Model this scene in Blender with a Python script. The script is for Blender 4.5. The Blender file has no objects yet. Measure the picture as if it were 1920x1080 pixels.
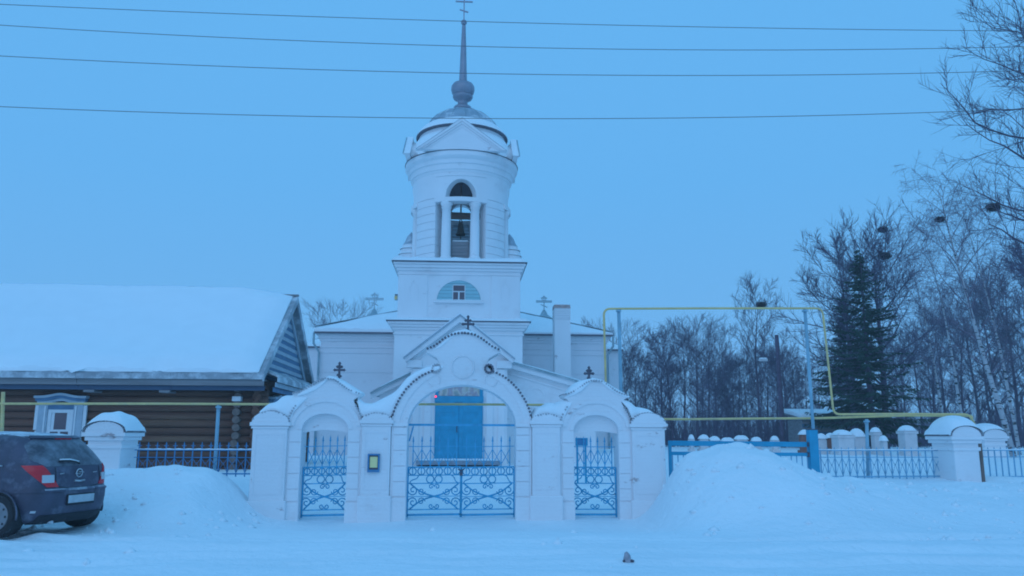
import bpy, bmesh, math, random
import numpy as np
from mathutils import Vector, Matrix

random.seed(7)
scene = bpy.context.scene
COL = scene.collection
PI = math.pi
R = math.radians

# ------------------------------------------------------------------ camera
F = 1500.0                       # focal length in pixels of the 1920 x 1080 photograph
CAM = Vector((0.0, 0.0, 1.76))   # eye height above the threshold of the gateway
ROLL = R(0.2)
cam_data = bpy.data.cameras.new('camera')
cam = bpy.data.objects.new('camera', cam_data)
COL.objects.link(cam)
cam_data.sensor_width = 36.0
cam_data.lens = F / 1920.0 * 36.0
cam_data.clip_start = 0.1
cam_data.clip_end = 4000.0
_v = Matrix.Rotation(ROLL, 3, 'Z') @ Vector((866 - 960, -(815 - 540), -F))
_u = Vector((_v.x, -_v.z, _v.y))
_p = math.atan2(-_u.z, _u.y)
_y = _u.y * math.cos(_p) - _u.z * math.sin(_p)
_yaw = math.atan2(_u.x, _y)
CROT = Matrix.Rotation(_yaw, 3, 'Z') @ Matrix.Rotation(R(90) + _p, 3, 'X') @ Matrix.Rotation(ROLL, 3, 'Z')
cam.matrix_world = Matrix.Translation(CAM) @ CROT.to_4x4()
scene.camera = cam

# ------------------------------------------------------------------ sky and light: dusk under an even overcast
world = bpy.data.worlds.new('World')
scene.world = world
world.use_nodes = True
nt = world.node_tree
nt.nodes.clear()
out = nt.nodes.new('ShaderNodeOutputWorld')
bg = nt.nodes.new('ShaderNodeBackground')
sky = nt.nodes.new('ShaderNodeTexSky')
sky.sky_type = 'NISHITA'
sky.sun_disc = False
sky.sun_elevation = R(4)
sky.sun_rotation = R(202)
sky.air_density = 1.0
sky.dust_density = 0.3
sky.ozone_density = 4.0
gain = nt.nodes.new('ShaderNodeMix'); gain.data_type = 'RGBA'; gain.blend_type = 'MULTIPLY'
gain.inputs[0].default_value = 1.0
gain.inputs[7].default_value = (0.10, 0.10, 0.10, 1)
tc = nt.nodes.new('ShaderNodeTexCoord')
sep = nt.nodes.new('ShaderNodeSeparateXYZ')
ramp = nt.nodes.new('ShaderNodeValToRGB')          # cloud sheet: a little paler towards the horizon
ramp.color_ramp.elements[0].position = 0.0
ramp.color_ramp.elements[0].color = (0.168, 0.425, 0.790, 1)
ramp.color_ramp.elements[1].position = 0.9
ramp.color_ramp.elements[1].color = (0.122, 0.455, 0.890, 1)
e = ramp.color_ramp.elements.new(0.30); e.color = (0.126, 0.430, 0.845, 1)
mix = nt.nodes.new('ShaderNodeMix'); mix.data_type = 'RGBA'
mix.inputs[0].default_value = 0.94
nt.links.new(sky.outputs[0], gain.inputs[6])
nt.links.new(tc.outputs['Generated'], sep.inputs[0])
nt.links.new(sep.outputs['Z'], ramp.inputs[0])
nt.links.new(gain.outputs[2], mix.inputs[6])
nt.links.new(ramp.outputs[0], mix.inputs[7])
nt.links.new(mix.outputs[2], bg.inputs['Color'])
bg.inputs['Strength'].default_value = 1.0
nt.links.new(bg.outputs[0], out.inputs[0])

sun_data = bpy.data.lights.new('sun', 'SUN')
sun_data.energy = 0.5
sun_data.angle = R(60)
sun_data.color = (0.52, 0.58, 0.78)       # faint glow from the western sky behind the camera
sun = bpy.data.objects.new('sun', sun_data)
COL.objects.link(sun)
sun.rotation_euler = (R(60), 0, R(-22))

vs = scene.view_settings
vs.view_transform = 'Standard'
vs.look = 'None'
vs.exposure = 0.11
vs.gamma = 1.0
vs.use_curve_mapping = False
scene.cycles.filter_width = 1.9
scene.cycles.max_bounces = 6
scene.cycles.volume_bounces = 2

# ------------------------------------------------------------------ helpers
def P(px, py, Y):
    """point of the plane y = Y seen at a pixel of the photograph"""
    d = CROT @ Vector(((px - 960) / F, -(py - 540) / F, -1.0))
    return CAM + d * ((Y - CAM.y) / d.y)
def PX(px, Y, py=815): return P(px, py, Y).x
def PZ(py, Y, px=866): return P(px, py, Y).z

class MB:
    def __init__(s): s.v = []; s.f = []; s.sm = []
    def add(s, v, f, smooth=False):
        o = len(s.v)
        s.v += [tuple(q) for q in v]
        s.f += [tuple(i + o for i in q) for q in f]
        s.sm += [smooth] * len(f)
        return s
    def box(s, x0, x1, y0, y1, z0, z1):
        return s.add([(x0,y0,z0),(x1,y0,z0),(x1,y1,z0),(x0,y1,z0),(x0,y0,z1),(x1,y0,z1),(x1,y1,z1),(x0,y1,z1)],
              [(0,3,2,1),(4,5,6,7),(0,1,5,4),(1,2,6,5),(2,3,7,6),(3,0,4,7)])
    def bar(s, a, b, w, h=None, up=(0,0,1)):
        a = Vector(a); b = Vector(b); h = h or w
        d = (b - a).normalized(); up = Vector(up)
        if abs(d.dot(up)) > 0.98: up = Vector((0,1,0))
        x = d.cross(up).normalized() * (w/2); y = x.cross(d).normalized() * (h/2)
        v = [a-x-y, a+x-y, a+x+y, a-x+y, b-x-y, b+x-y, b+x+y, b-x+y]
        return s.add(v, [(0,3,2,1),(4,5,6,7),(0,1,5,4),(1,2,6,5),(2,3,7,6),(3,0,4,7)])
    def tube(s, pts, rad, n=6, cap=True, smooth=True):
        pts = [Vector(p) for p in pts]
        if not hasattr(rad, '__len__'): rad = [rad] * len(pts)
        v = []; prev = None
        for i, p in enumerate(pts):
            d = (pts[min(i+1, len(pts)-1)] - pts[max(i-1, 0)])
            d = d.normalized() if d.length > 1e-9 else Vector((0,0,1))
            if prev is None:
                ref = Vector((0,0,1)) if abs(d.z) < 0.9 else Vector((0,1,0))
                x = d.cross(ref).normalized()
            else:
                x = (prev - d * prev.dot(d)).normalized()
            prev = x; y = d.cross(x)
            v += [p + (x * math.cos(2*PI*k/n) + y * math.sin(2*PI*k/n)) * rad[i] for k in range(n)]
        f = [(i*n+k, i*n+(k+1)%n, (i+1)*n+(k+1)%n, (i+1)*n+k) for i in range(len(pts)-1) for k in range(n)]
        s.add(v, f, smooth)
        if cap:
            o = len(s.v) - len(v); m = len(v)
            s.f.append(tuple(o + k for k in range(n))[::-1]); s.sm.append(False)
            s.f.append(tuple(o + m - n + k for k in range(n))); s.sm.append(False)
        return s
    def lathe(s, prof, c=(0,0), n=48, a0=0.0, a1=2*PI, smooth=True, cap=False):
        full = abs(a1 - a0 - 2*PI) < 1e-6
        m = n if full else n + 1
        v = []
        for r_, z in prof:
            v += [(c[0] + r_*math.cos(a0+(a1-a0)*k/n), c[1] + r_*math.sin(a0+(a1-a0)*k/n), z) for k in range(m)]
        f = []
        for i in range(len(prof)-1):
            for k in range(n):
                k2 = (k+1) % m
                f.append((i*m+k, i*m+k2, (i+1)*m+k2, (i+1)*m+k))
        return s.add(v, f, smooth)
    def prism(s, poly, y0, y1):
        """polygon in (x, z) extruded along y"""
        n = len(poly)
        v = [(x, y0, z) for x, z in poly] + [(x, y1, z) for x, z in poly]
        f = [tuple(range(n)), tuple(range(2*n-1, n-1, -1))]
        f += [(i, i+n, (i+1)%n+n, (i+1)%n) for i in range(n)]
        return s.add(v, f)
    def prism_x(s, poly, x0, x1):
        """polygon in (y, z) extruded along x"""
        n = len(poly)
        v = [(x0, y, z) for y, z in poly] + [(x1, y, z) for y, z in poly]
        f = [tuple(range(n)), tuple(range(2*n-1, n-1, -1))]
        f += [(i, i+n, (i+1)%n+n, (i+1)%n) for i in range(n)]
        return s.add(v, f)
    def grid(s, rows, smooth=True):
        n = len(rows[0])
        v = [p for r_ in rows for p in r_]
        f = [(i*n+k, i*n+k+1, (i+1)*n+k+1, (i+1)*n+k) for i in range(len(rows)-1) for k in range(n-1)]
        return s.add(v, f, smooth)
    def mesh(s, name, mat, fix=True):
        me = bpy.data.meshes.new(name)
        me.from_pydata(s.v, [], s.f)
        me.polygons.foreach_set('use_smooth', s.sm)
        if fix:
            bm = bmesh.new(); bm.from_mesh(me)
            bmesh.ops.recalc_face_normals(bm, faces=bm.faces)
            bm.to_mesh(me); bm.free()
        me.materials.append(mat)
        me.update()
        return me
    def build(s, name, mat, parent=None, fix=True):
        return link(name, s.mesh(name, mat, fix), parent)

def link(name, me, parent=None, loc=None, rot=None):
    o = bpy.data.objects.new(name, me)
    COL.objects.link(o)
    if loc is not None: o.location = loc
    if rot is not None: o.rotation_euler = rot
    if parent is not None:
        o.parent = parent
        o.matrix_parent_inverse = world_of(parent).inverted()
    return o
def world_of(o):
    m = Matrix.LocRotScale(o.location, o.rotation_euler, o.scale)
    if o.parent is not None:
        m = world_of(o.parent) @ o.matrix_parent_inverse @ m
    return m
def tag(o, label, cat, group=None, kind=None):
    if cat and not kind: kind = 'thing'
    if label: o['label'] = label
    if cat: o['category'] = cat
    if group: o['group'] = group
    if kind: o['kind'] = kind
    return o
def thing(name, label, cat, loc=(0,0,0), group=None):
    o = bpy.data.objects.new(name, None)
    COL.objects.link(o)
    o.location = loc
    o.empty_display_size = 0.2
    o['kind'] = 'thing'
    return tag(o, label, cat, group)
def bevel(o, w=0.02, seg=2):
    m = o.modifiers.new('bevel', 'BEVEL'); m.width = w; m.segments = seg; m.limit_method = 'ANGLE'; m.angle_limit = R(40)
    return o

# ------------------------------------------------------------------ materials
def material(name, col, rough=0.7, var=0.12, scale=3.0, bump=0.0, bscale=30.0, col2=None, fac=(0.45, 0.62), metal=0.0,
             brick=0.0, coord='Object', stretch=(1,1,1), spec=0.3, detail=6.0, bdist=0.02):
    m = bpy.data.materials.new(name); m.use_nodes = True
    t = m.node_tree; N = t.nodes; L = t.links
    b = N['Principled BSDF']
    b.inputs['Roughness'].default_value = rough
    b.inputs['Metallic'].default_value = metal
    b.inputs['Specular IOR Level'].default_value = spec
    c = N.new('ShaderNodeTexCoord'); mp = N.new('ShaderNodeMapping'); mp.inputs['Scale'].default_value = stretch
    L.new(c.outputs[coord], mp.inputs[0])
    n1 = N.new('ShaderNodeTexNoise'); n1.inputs['Scale'].default_value = scale; n1.inputs['Detail'].default_value = detail
    L.new(mp.outputs[0], n1.inputs['Vector'])
    r1 = N.new('ShaderNodeValToRGB')
    r1.color_ramp.elements[0].position = 0.25; r1.color_ramp.elements[1].position = 0.78
    r1.color_ramp.elements[0].color = [max(0, x * (1 - var)) for x in col] + [1]
    r1.color_ramp.elements[1].color = [min(1, x * (1 + var)) for x in col] + [1]
    L.new(n1.outputs['Fac'], r1.inputs[0])
    src = r1.outputs[0]
    if col2 is not None:
        n2 = N.new('ShaderNodeTexNoise'); n2.inputs['Scale'].default_value = scale * 0.63; n2.inputs['Detail'].default_value = 9.0
        n2.inputs['Roughness'].default_value = 0.68
        L.new(mp.outputs[0], n2.inputs['Vector'])
        r2 = N.new('ShaderNodeValToRGB')
        r2.color_ramp.elements[0].position = fac[0]; r2.color_ramp.elements[1].position = fac[1]
        L.new(n2.outputs['Fac'], r2.inputs[0])
        mx = N.new('ShaderNodeMix'); mx.data_type = 'RGBA'
        L.new(r2.outputs[0], mx.inputs[0]); L.new(src, mx.inputs[6]); mx.inputs[7].default_value = list(col2) + [1]
        src = mx.outputs[2]
    last = None
    if bump:
        n3 = N.new('ShaderNodeTexNoise'); n3.inputs['Scale'].default_value = bscale; n3.inputs['Detail'].default_value = 8.0
        L.new(mp.outputs[0], n3.inputs['Vector'])
        bp = N.new('ShaderNodeBump'); bp.inputs['Strength'].default_value = bump; bp.inputs['Distance'].default_value = bdist
        L.new(n3.outputs['Fac'], bp.inputs['Height']); last = bp
    if brick:
        sp = N.new('ShaderNodeSeparateXYZ'); L.new(c.outputs['Object'], sp.inputs[0])
        ad = N.new('ShaderNodeMath'); L.new(sp.outputs[0], ad.inputs[0]); L.new(sp.outputs[1], ad.inputs[1])
        cb = N.new('ShaderNodeCombineXYZ'); L.new(ad.outputs[0], cb.inputs[0]); L.new(sp.outputs[2], cb.inputs[1])
        bt = N.new('ShaderNodeTexBrick'); bt.inputs['Scale'].default_value = 1.0
        bt.inputs['Brick Width'].default_value = 0.26; bt.inputs['Row Height'].default_value = 0.08
        bt.inputs['Mortar Size'].default_value = 0.008; bt.inputs['Mortar Smooth'].default_value = 0.6
        bt.inputs['Color1'].default_value = (1,1,1,1); bt.inputs['Color2'].default_value = (0.9,0.9,0.9,1); bt.inputs['Mortar'].default_value = (0,0,0,1)
        L.new(cb.outputs[0], bt.inputs['Vector'])
        bq = N.new('ShaderNodeBump'); bq.inputs['Strength'].default_value = brick; bq.inputs['Distance'].default_value = 0.012
        L.new(bt.outputs['Color'], bq.inputs['Height'])
        if last: L.new(last.outputs[0], bq.inputs['Normal'])
        last = bq
    if last: L.new(last.outputs[0], b.inputs['Normal'])
    L.new(src, b.inputs['Base Color'])
    return m

M = {}
M['snow'] = material('snow', (0.90, 0.92, 0.94), 0.65, 0.035, 0.7, 0.6, 7.0, spec=0.2, bdist=0.07)
M['snow_cap'] = material('snow_cap', (0.91, 0.92, 0.94), 0.65, 0.02, 2.0, 0.25, 14.0, spec=0.2, bdist=0.03)
M['white'] = material('whitewash', (0.87, 0.84, 0.85), 0.85, 0.05, 0.6, 0.25, 22.0, col2=(0.70, 0.64, 0.65), fac=(0.56, 0.76), brick=0.18, spec=0.15)
M['white_gate'] = material('whitewashed_brick', (0.87, 0.83, 0.84), 0.85, 0.05, 0.9, 0.4, 18.0, col2=(0.66, 0.56, 0.55), fac=(0.60, 0.78), brick=0.35, spec=0.15)
M['pale_wall'] = material('pale_limewash', (0.82, 0.78, 0.80), 0.85, 0.06, 0.5, 0.25, 22.0, col2=(0.58, 0.54, 0.58), fac=(0.55, 0.78), brick=0.25, spec=0.15)
M['red_brick'] = material('bare_brick', (0.55, 0.38, 0.35), 0.9, 0.25, 6.0, 0.4, 40.0, col2=(0.72, 0.66, 0.66), fac=(0.45, 0.7), brick=0.4)
M['blue'] = material('blue_paint', (0.030, 0.34, 0.53), 0.6, 0.12, 4.0, 0.15, 50.0, col2=(0.10, 0.33, 0.5), fac=(0.6, 0.8))
M['iron_blue'] = material('blue_iron', (0.06, 0.38, 0.61), 0.55, 0.2, 8.0, 0.2, 60.0, col2=(0.14, 0.13, 0.15), fac=(0.58, 0.74))
M['iron_dark'] = material('dark_iron', (0.11, 0.10, 0.13), 0.6, 0.25, 9.0, 0.2, 60.0)
M['tile_dark'] = material('dark_tin', (0.13, 0.12, 0.15), 0.6, 0.3, 6.0, 0.2, 40.0)
M['tile_pale'] = material('weathered_tin', (0.19, 0.18, 0.21), 0.7, 0.4, 7.0, 0.2, 40.0, col2=(0.7, 0.7, 0.72), fac=(0.5, 0.68))
M['fence_blue'] = material('fence_blue_paint', (0.07, 0.24, 0.44), 0.6, 0.2, 8.0)
M['fence_pale'] = material('pale_blue_iron', (0.20, 0.42, 0.58), 0.6, 0.2, 8.0)
M['roof_metal'] = material('roof_tin', (0.32, 0.42, 0.46), 0.45, 0.18, 1.5, 0.1, 8.0, col2=(0.55, 0.60, 0.63), fac=(0.52, 0.66), metal=0.3)
M['spire_metal'] = material('spire_tin', (0.30, 0.30, 0.36), 0.45, 0.12, 2.0, 0.1, 10.0, metal=0.3)
M['dome_metal'] = material('dome_tin', (0.34, 0.40, 0.46), 0.5, 0.15, 1.5, 0.15, 6.0, col2=(0.80, 0.82, 0.85), fac=(0.50, 0.62), metal=0.1)
M['turq'] = material('turquoise_boards', (0.34, 0.58, 0.62), 0.6, 0.1, 3.0, 0.15, 20.0, stretch=(0.4, 1, 4))
M['pale_blue'] = material('pale_blue_paint', (0.40, 0.46, 0.52), 0.65, 0.15, 4.0, 0.2, 30.0)
M['mid_blue'] = material('mid_blue_paint', (0.10, 0.19, 0.30), 0.65, 0.15, 4.0, 0.2, 30.0)
M['dark_board'] = material('dark_blue_boards', (0.085, 0.12, 0.19), 0.7, 0.25, 3.0, 0.2, 20.0, stretch=(0.2, 1, 2))
M['white_paint'] = material('white_paint', (0.72, 0.72, 0.74), 0.6, 0.08, 5.0, 0.15, 40.0)
M['grey_wood'] = material('grey_boards', (0.27, 0.25, 0.26), 0.8, 0.25, 3.0, 0.4, 18.0, stretch=(0.15, 1, 3))
M['dusted_wood'] = material('snow_dusted_boards', (0.36, 0.37, 0.40), 0.8, 0.2, 2.5, 0.3, 18.0, col2=(0.75, 0.77, 0.8), fac=(0.46, 0.66))
M['log'] = material('brown_log', (0.155, 0.068, 0.046), 0.85, 0.4, 2.0, 0.5, 12.0, col2=(0.30, 0.17, 0.10), fac=(0.58, 0.85), stretch=(0.12, 1, 2.2))
M['log_end'] = material('log_end', (0.20, 0.14, 0.12), 0.85, 0.3, 6.0, 0.4, 30.0)
M['dark_in'] = material('dark_inside', (0.035, 0.03, 0.04), 0.9, 0.1, 2.0)
M['ceiling_in'] = material('shaded_plaster', (0.20, 0.15, 0.18), 0.9, 0.15, 2.0)  # plaster colour darkened to stand for the low light inside the belfry
M['brown_wood'] = material('brown_beam', (0.24, 0.13, 0.10), 0.8, 0.2, 4.0, 0.2, 20.0)
M['yellow'] = material('yellow_pipe_paint', (0.80, 0.56, 0.24), 0.55, 0.12, 5.0, 0.1, 30.0, col2=(0.55, 0.42, 0.28), fac=(0.50, 0.72))
M['post'] = material('pipe_post_paint', (0.28, 0.46, 0.56), 0.6, 0.15, 4.0, col2=(0.36, 0.26, 0.22), fac=(0.60, 0.76))
M['bell'] = material('bell_bronze', (0.10, 0.075, 0.06), 0.45, 0.2, 5.0, metal=0.6)
M['wire'] = material('wire', (0.16, 0.13, 0.14), 0.6, 0.05, 2.0)
M['bark'] = material('bark', (0.125, 0.092, 0.140), 0.9, 0.3, 6.0, 0.4, 20.0)
M['twig'] = material('twig', (0.125, 0.095, 0.155), 0.9, 0.25, 3.0)
M['birch_twig'] = material('birch_twig', (0.20, 0.15, 0.20), 0.9, 0.25, 3.0)
M['needle'] = material('spruce_needles', (0.035, 0.060, 0.045), 0.85, 0.4, 2.0)
M['nest'] = material('nest_sticks', (0.055, 0.042, 0.045), 0.95, 0.3, 8.0)
M['stone'] = material('grave_stone', (0.42, 0.37, 0.38), 0.8, 0.15, 4.0, 0.2, 25.0)
M['stone_white'] = material('white_grave_stone', (0.72, 0.66, 0.66), 0.8, 0.1, 4.0, 0.2, 25.0)
M['stone_red'] = material('red_grave_stone', (0.30, 0.13, 0.10), 0.7, 0.2, 4.0)
M['glass'] = material('window_glass', (0.10, 0.075, 0.10), 0.15, 0.1, 2.0, spec=0.5)
M['yellow_paper'] = material('yellow_paper', (0.97, 0.82, 0.38), 0.8, 0.06, 6.0)
M['concrete'] = material('concrete', (0.27, 0.31, 0.37), 0.9, 0.2, 5.0, 0.3, 30.0)

def worn(key, amount, col=(0.40, 0.27, 0.25)):
    """places where the plaster has come off, with a ragged shape"""
    m = M[key]; t = m.node_tree; N = t.nodes; L = t.links; b = N['Principled BSDF']
    old = b.inputs['Base Color'].links[0].from_socket
    c = N.new('ShaderNodeTexCoord'); mp = N.new('ShaderNodeMapping'); mp.inputs['Scale'].default_value = (1.0, 1.0, 2.1)
    L.new(c.outputs['Object'], mp.inputs[0])
    n = N.new('ShaderNodeTexNoise'); n.inputs['Scale'].default_value = 1.35; n.inputs['Detail'].default_value = 12; n.inputs['Roughness'].default_value = 0.72
    L.new(mp.outputs[0], n.inputs['Vector'])
    r_ = N.new('ShaderNodeValToRGB'); r_.color_ramp.elements[0].position = amount; r_.color_ramp.elements[1].position = amount + 0.05
    L.new(n.outputs['Fac'], r_.inputs[0])
    mx = N.new('ShaderNodeMix'); mx.data_type = 'RGBA'
    L.new(r_.outputs[0], mx.inputs[0]); L.new(old, mx.inputs[6]); mx.inputs[7].default_value = list(col) + [1]
    L.new(mx.outputs[2], b.inputs['Base Color'])
worn('white_gate', 0.612, (0.48, 0.38, 0.38)); worn('white', 0.62, (0.62, 0.55, 0.56)); worn('pale_wall', 0.62, (0.62, 0.55, 0.56))
def birch_bark():
    m = material('birch_bark', (0.45, 0.43, 0.45), 0.8, 0.1, 3.0, 0.2, 30.0)
    t = m.node_tree; N = t.nodes; L = t.links; b = N['Principled BSDF']
    old = b.inputs['Base Color'].links[0].from_socket
    c = N.new('ShaderNodeTexCoord'); mp = N.new('ShaderNodeMapping'); mp.inputs['Scale'].default_value = (3, 3, 11)
    L.new(c.outputs['Object'], mp.inputs[0])
    n = N.new('ShaderNodeTexNoise'); n.inputs['Scale'].default_value = 1.0; n.inputs['Detail'].default_value = 5
    L.new(mp.outputs[0], n.inputs['Vector'])
    r_ = N.new('ShaderNodeValToRGB'); r_.color_ramp.elements[0].position = 0.54; r_.color_ramp.elements[1].position = 0.60
    L.new(n.outputs['Fac'], r_.inputs[0])
    mx = N.new('ShaderNodeMix'); mx.data_type = 'RGBA'
    L.new(r_.outputs[0], mx.inputs[0]); L.new(old, mx.inputs[6]); mx.inputs[7].default_value = (0.05, 0.045, 0.05, 1)
    L.new(mx.outputs[2], b.inputs['Base Color'])
    return m
M['birch'] = birch_bark()

_TAB = {}
def value_noise(x, y, s, seed):
    if seed not in _TAB: _TAB[seed] = np.random.RandomState(seed).rand(64, 64)
    tab = _TAB[seed]
    u = x / s; v = y / s
    i = np.floor(u).astype(int); j = np.floor(v).astype(int)
    fu = u - i; fv = v - j
    fu = fu*fu*(3-2*fu); fv = fv*fv*(3-2*fv)
    a = tab[i % 64, j % 64]; b = tab[(i+1) % 64, j % 64]; c = tab[i % 64, (j+1) % 64]; d = tab[(i+1) % 64, (j+1) % 64]
    return (a*(1-fu)+b*fu)*(1-fv) + (c*(1-fu)+d*fu)*fv - 0.5

# ------------------------------------------------------------------ ground: one snow sheet with ploughed banks
CX = [-60, -9.5, -7.6, -6.6, -5.6, -5.0, -4.75, -4.5, -4.2, -3.8, -3.0, 3.4, 3.68, 4.02, 4.42, 4.85, 5.4, 5.8, 6.6, 7.1, 8.5, 10, 14, 60]
CZ = [1.0, 1.0, 0.98, 1.05, 1.13, 1.12, 1.02, 0.70, 0.30, 0.06, 0, 0, 0.06, 0.92, 1.36, 1.50, 1.54, 1.49, 1.20, 0.96, 0.82, 0.74, 0.80, 0.8]
def smooth01(t): t = np.clip(t, 0, 1); return t*t*(3-2*t)
def ground_z(x, y):
    x = np.asarray(x, float); y = np.asarray(y, float)
    c = np.zeros_like(x)
    for k in (-0.16, -0.08, 0, 0.08, 0.16):
        c = c + np.interp(x + k, CX, CZ) / 5
    # crest line and foot of the banks
    y0 = np.interp(x, [-9, -3.5, 3.5, 7.2, 9.0, 30], [16.5, 16.3, 15.7, 15.9, 17.0, 17.2])
    yf = np.interp(x, [-9, -5.6, -4.0, -2.5, 3.0, 4.2, 6, 8, 12, 30], [14.2, 13.4, 13.2, 12.5, 12.5, 12.9, 12.0, 12.6, 13.2, 13.5])
    road = 0.26 + 0.06 * value_noise(x, y, 5.0, 3) + 0.10 * np.clip(np.abs(x) - 14, 0, 6) / 6
    t = smooth01((y - yf) / (y0 - yf))
    z = road * (1 - t) + c * t
    # behind the crest: the yard
    side = np.interp(x, [-60, -5.1, -4.1, 4.2, 5.3, 60], [0.72, 0.72, 0.0, 0.0, 0.85, 0.85])
    path = 0.06 + 0.56 * smooth01((y - 19) / 10)
    side = side + 0.22 * smooth01((y - 19) / 6) * smooth01((x - 4) / 3)
    yard = np.maximum(side, 0) * 1.0 + path * (1 - np.clip(side / 0.72, 0, 1))
    tb = smooth01((y - y0) / np.interp(x, [-9, 3, 9], [2.2, 2.2, 1.4]))
    z = z * (1 - tb) + yard * tb
    lump = 0.07 * value_noise(x, y, 1.3, 5) + 0.04 * value_noise(x, y, 0.5, 8) + 0.018 * value_noise(x, y, 0.26, 18)
    rut = (0.10 * value_noise(x * 0.10 + 0.25 * y, y, 0.42, 11) + 0.05 * value_noise(x * 0.2, y, 0.22, 12)) * (1 - smooth01((y - 12) / 2))
    for k, yt in enumerate((8.7, 10.1, 10.9, 12.2)):      # worn wheel tracks along the road
        yc = yt + 0.35 * value_noise(x, x * 0 + k, 4.0, 41 + k) + 0.1 * value_noise(x, x * 0 + k, 0.9, 51 + k)
        rut = rut - (0.055 + 0.05 * value_noise(x, y, 0.6, 61 + k)) * np.exp(-((y - yc) / 0.13) ** 2) + 0.02 * np.exp(-((y - yc - 0.24) / 0.09) ** 2)
    bank = smooth01((c - 0.5) / 0.4) * smooth01((y - yf) / (y0 - yf)) * (1 - tb)
    z = z + lump * (0.6 + 0.8 * bank) + rut + bank * (0.17 * value_noise(x, y, 0.9, 21) + 0.11 * value_noise(x, y, 0.4, 22) + 0.05 * value_noise(x, y, 0.22, 23))
    far = smooth01((np.hypot(x, y) - 60) / 200)
    z = z + far * 2.2 * value_noise(x, y, 90, 9)
    # hollow pressed by the car
    inx = smooth01((-6.0 - x) / 0.5) * smooth01((x + 11.5) / 1.0) * smooth01((y - 11.8) / 0.4) * smooth01((14.6 - y) / 0.5)
    z = z * (1 - inx) + np.minimum(z, 0.24) * inx
    # snow thrown up beside the wheels
    for (wx, wy, ws, wh) in ((-6.75, 11.75, 0.30, 0.15), (-7.25, 11.8, 0.26, 0.17), (-7.8, 11.85, 0.4, 0.16), (-6.1, 12.3, 0.35, 0.06)):
        z = z + wh * np.exp(-(((x - wx) / ws) ** 2 + ((y - wy) / 0.22) ** 2)) * (1 + 0.8 * value_noise(x, y, 0.16, 17))
    return z
def gz(x, y): return float(ground_z(np.array([x]), np.array([y]))[0])

xs = np.concatenate([np.linspace(-280, -60, 14)[:-1], np.linspace(-60, -14, 24)[:-1], np.arange(-14, 18, 0.09), np.linspace(18, 60, 24), np.linspace(60, 280, 14)[1:]])
ys = np.concatenate([np.linspace(-60, 5.5, 16)[:-1], np.arange(5.5, 21.5, 0.085), np.linspace(21.5, 60, 40), np.linspace(60, 380, 22)[1:]])
GX_, GY_ = np.meshgrid(xs, ys)
GZ_ = ground_z(GX_.ravel(), GY_.ravel())
gv = np.column_stack([GX_.ravel(), GY_.ravel(), GZ_])
nx_, ny_ = len(xs), len(ys)
ii = (np.arange(ny_-1)[:, None] * nx_ + np.arange(nx_-1)[None, :]).ravel()
gf = np.column_stack([ii, ii+1, ii+1+nx_, ii+nx_])
me = bpy.data.meshes.new('snow_ground')
me.from_pydata(gv.tolist(), [], gf.tolist())
me.polygons.foreach_set('use_smooth', [True] * len(me.polygons))
me.materials.append(M['snow'])
tag(link('snow_ground', me), 'snow covered ground with ploughed banks and road', None, kind='structure')

# loose lumps of ploughed snow on the banks and along the road edge
rgc = np.random.RandomState(12)
cv, cf = [], []; off = 0
oct_f = [(0,2,4),(2,1,4),(1,3,4),(3,0,4),(2,0,5),(1,2,5),(3,1,5),(0,3,5)]
cp = []
for k in range(700):
    if k % 3 == 0: x, y = rgc.uniform(-8.5, -3.6), rgc.uniform(12.6, 16.6)
    elif k % 3 == 1: x, y = rgc.uniform(3.3, 9.5), rgc.uniform(11.6, 16.2)
    elif k % 12 == 2: x, y = rgc.uniform(-9, 11), rgc.uniform(8.5, 15.8)
    else: x, y = rgc.uniform(4, 12), rgc.uniform(14.5, 17)
    cp.append((x, y))
czs = ground_z(np.array([q[0] for q in cp]), np.array([q[1] for q in cp]))
for k, (x, y) in enumerate(cp):
    s_ = 0.015 + 0.10 * rgc.rand() ** 4
    base = np.array([(1,0,0),(-1,0,0),(0,1,0),(0,-1,0),(0,0,.8),(0,0,-.8)]) * s_ * rgc.uniform(0.6, 1.3, (6, 1))
    a = rgc.rand() * 6.28; c_, n_ = math.cos(a), math.sin(a)
    base = base @ np.array([[c_, n_, 0], [-n_, c_, 0], [0, 0, 1]])
    cv.append(base + np.array([x, y, czs[k] - s_ * 0.10])); cf += [tuple(i + off for i in f_) for f_ in oct_f]; off += 6
me = bpy.data.meshes.new('snow_clods'); me.from_pydata(np.concatenate(cv).tolist(), [], cf)
me.polygons.foreach_set('use_smooth', [True] * len(me.polygons)); me.materials.append(M['snow_cap'])
tag(link('snow_clods', me), 'loose lumps of ploughed snow on the banks', None, kind='stuff')

# ------------------------------------------------------------------ gateway
GY = 17.0
KX = (PX(1066, GY, 830) - PX(666, GY, 830)) / 400.0
def gp(dx, py): return (dx * KX, PZ(py, GY))
def zrow(py): return PZ(py, GY)
gate = thing('church_gateway', 'white plastered brick gateway with big arch, two small arches and snow caps', 'gateway', (0, GY + 0.35, 0))

def mirror(pts): return pts + [(-x, z) for x, z in reversed(pts) if abs(x) > 1e-6]

def arc_pts(cx, rx, rz, zs, n=20, a0=0.0, a1=PI):
    return [(cx + rx*math.cos(a0+(a1-a0)*k/n), zs + rz*math.sin(a0+(a1-a0)*k/n)) for k in range(n+1)]

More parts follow.
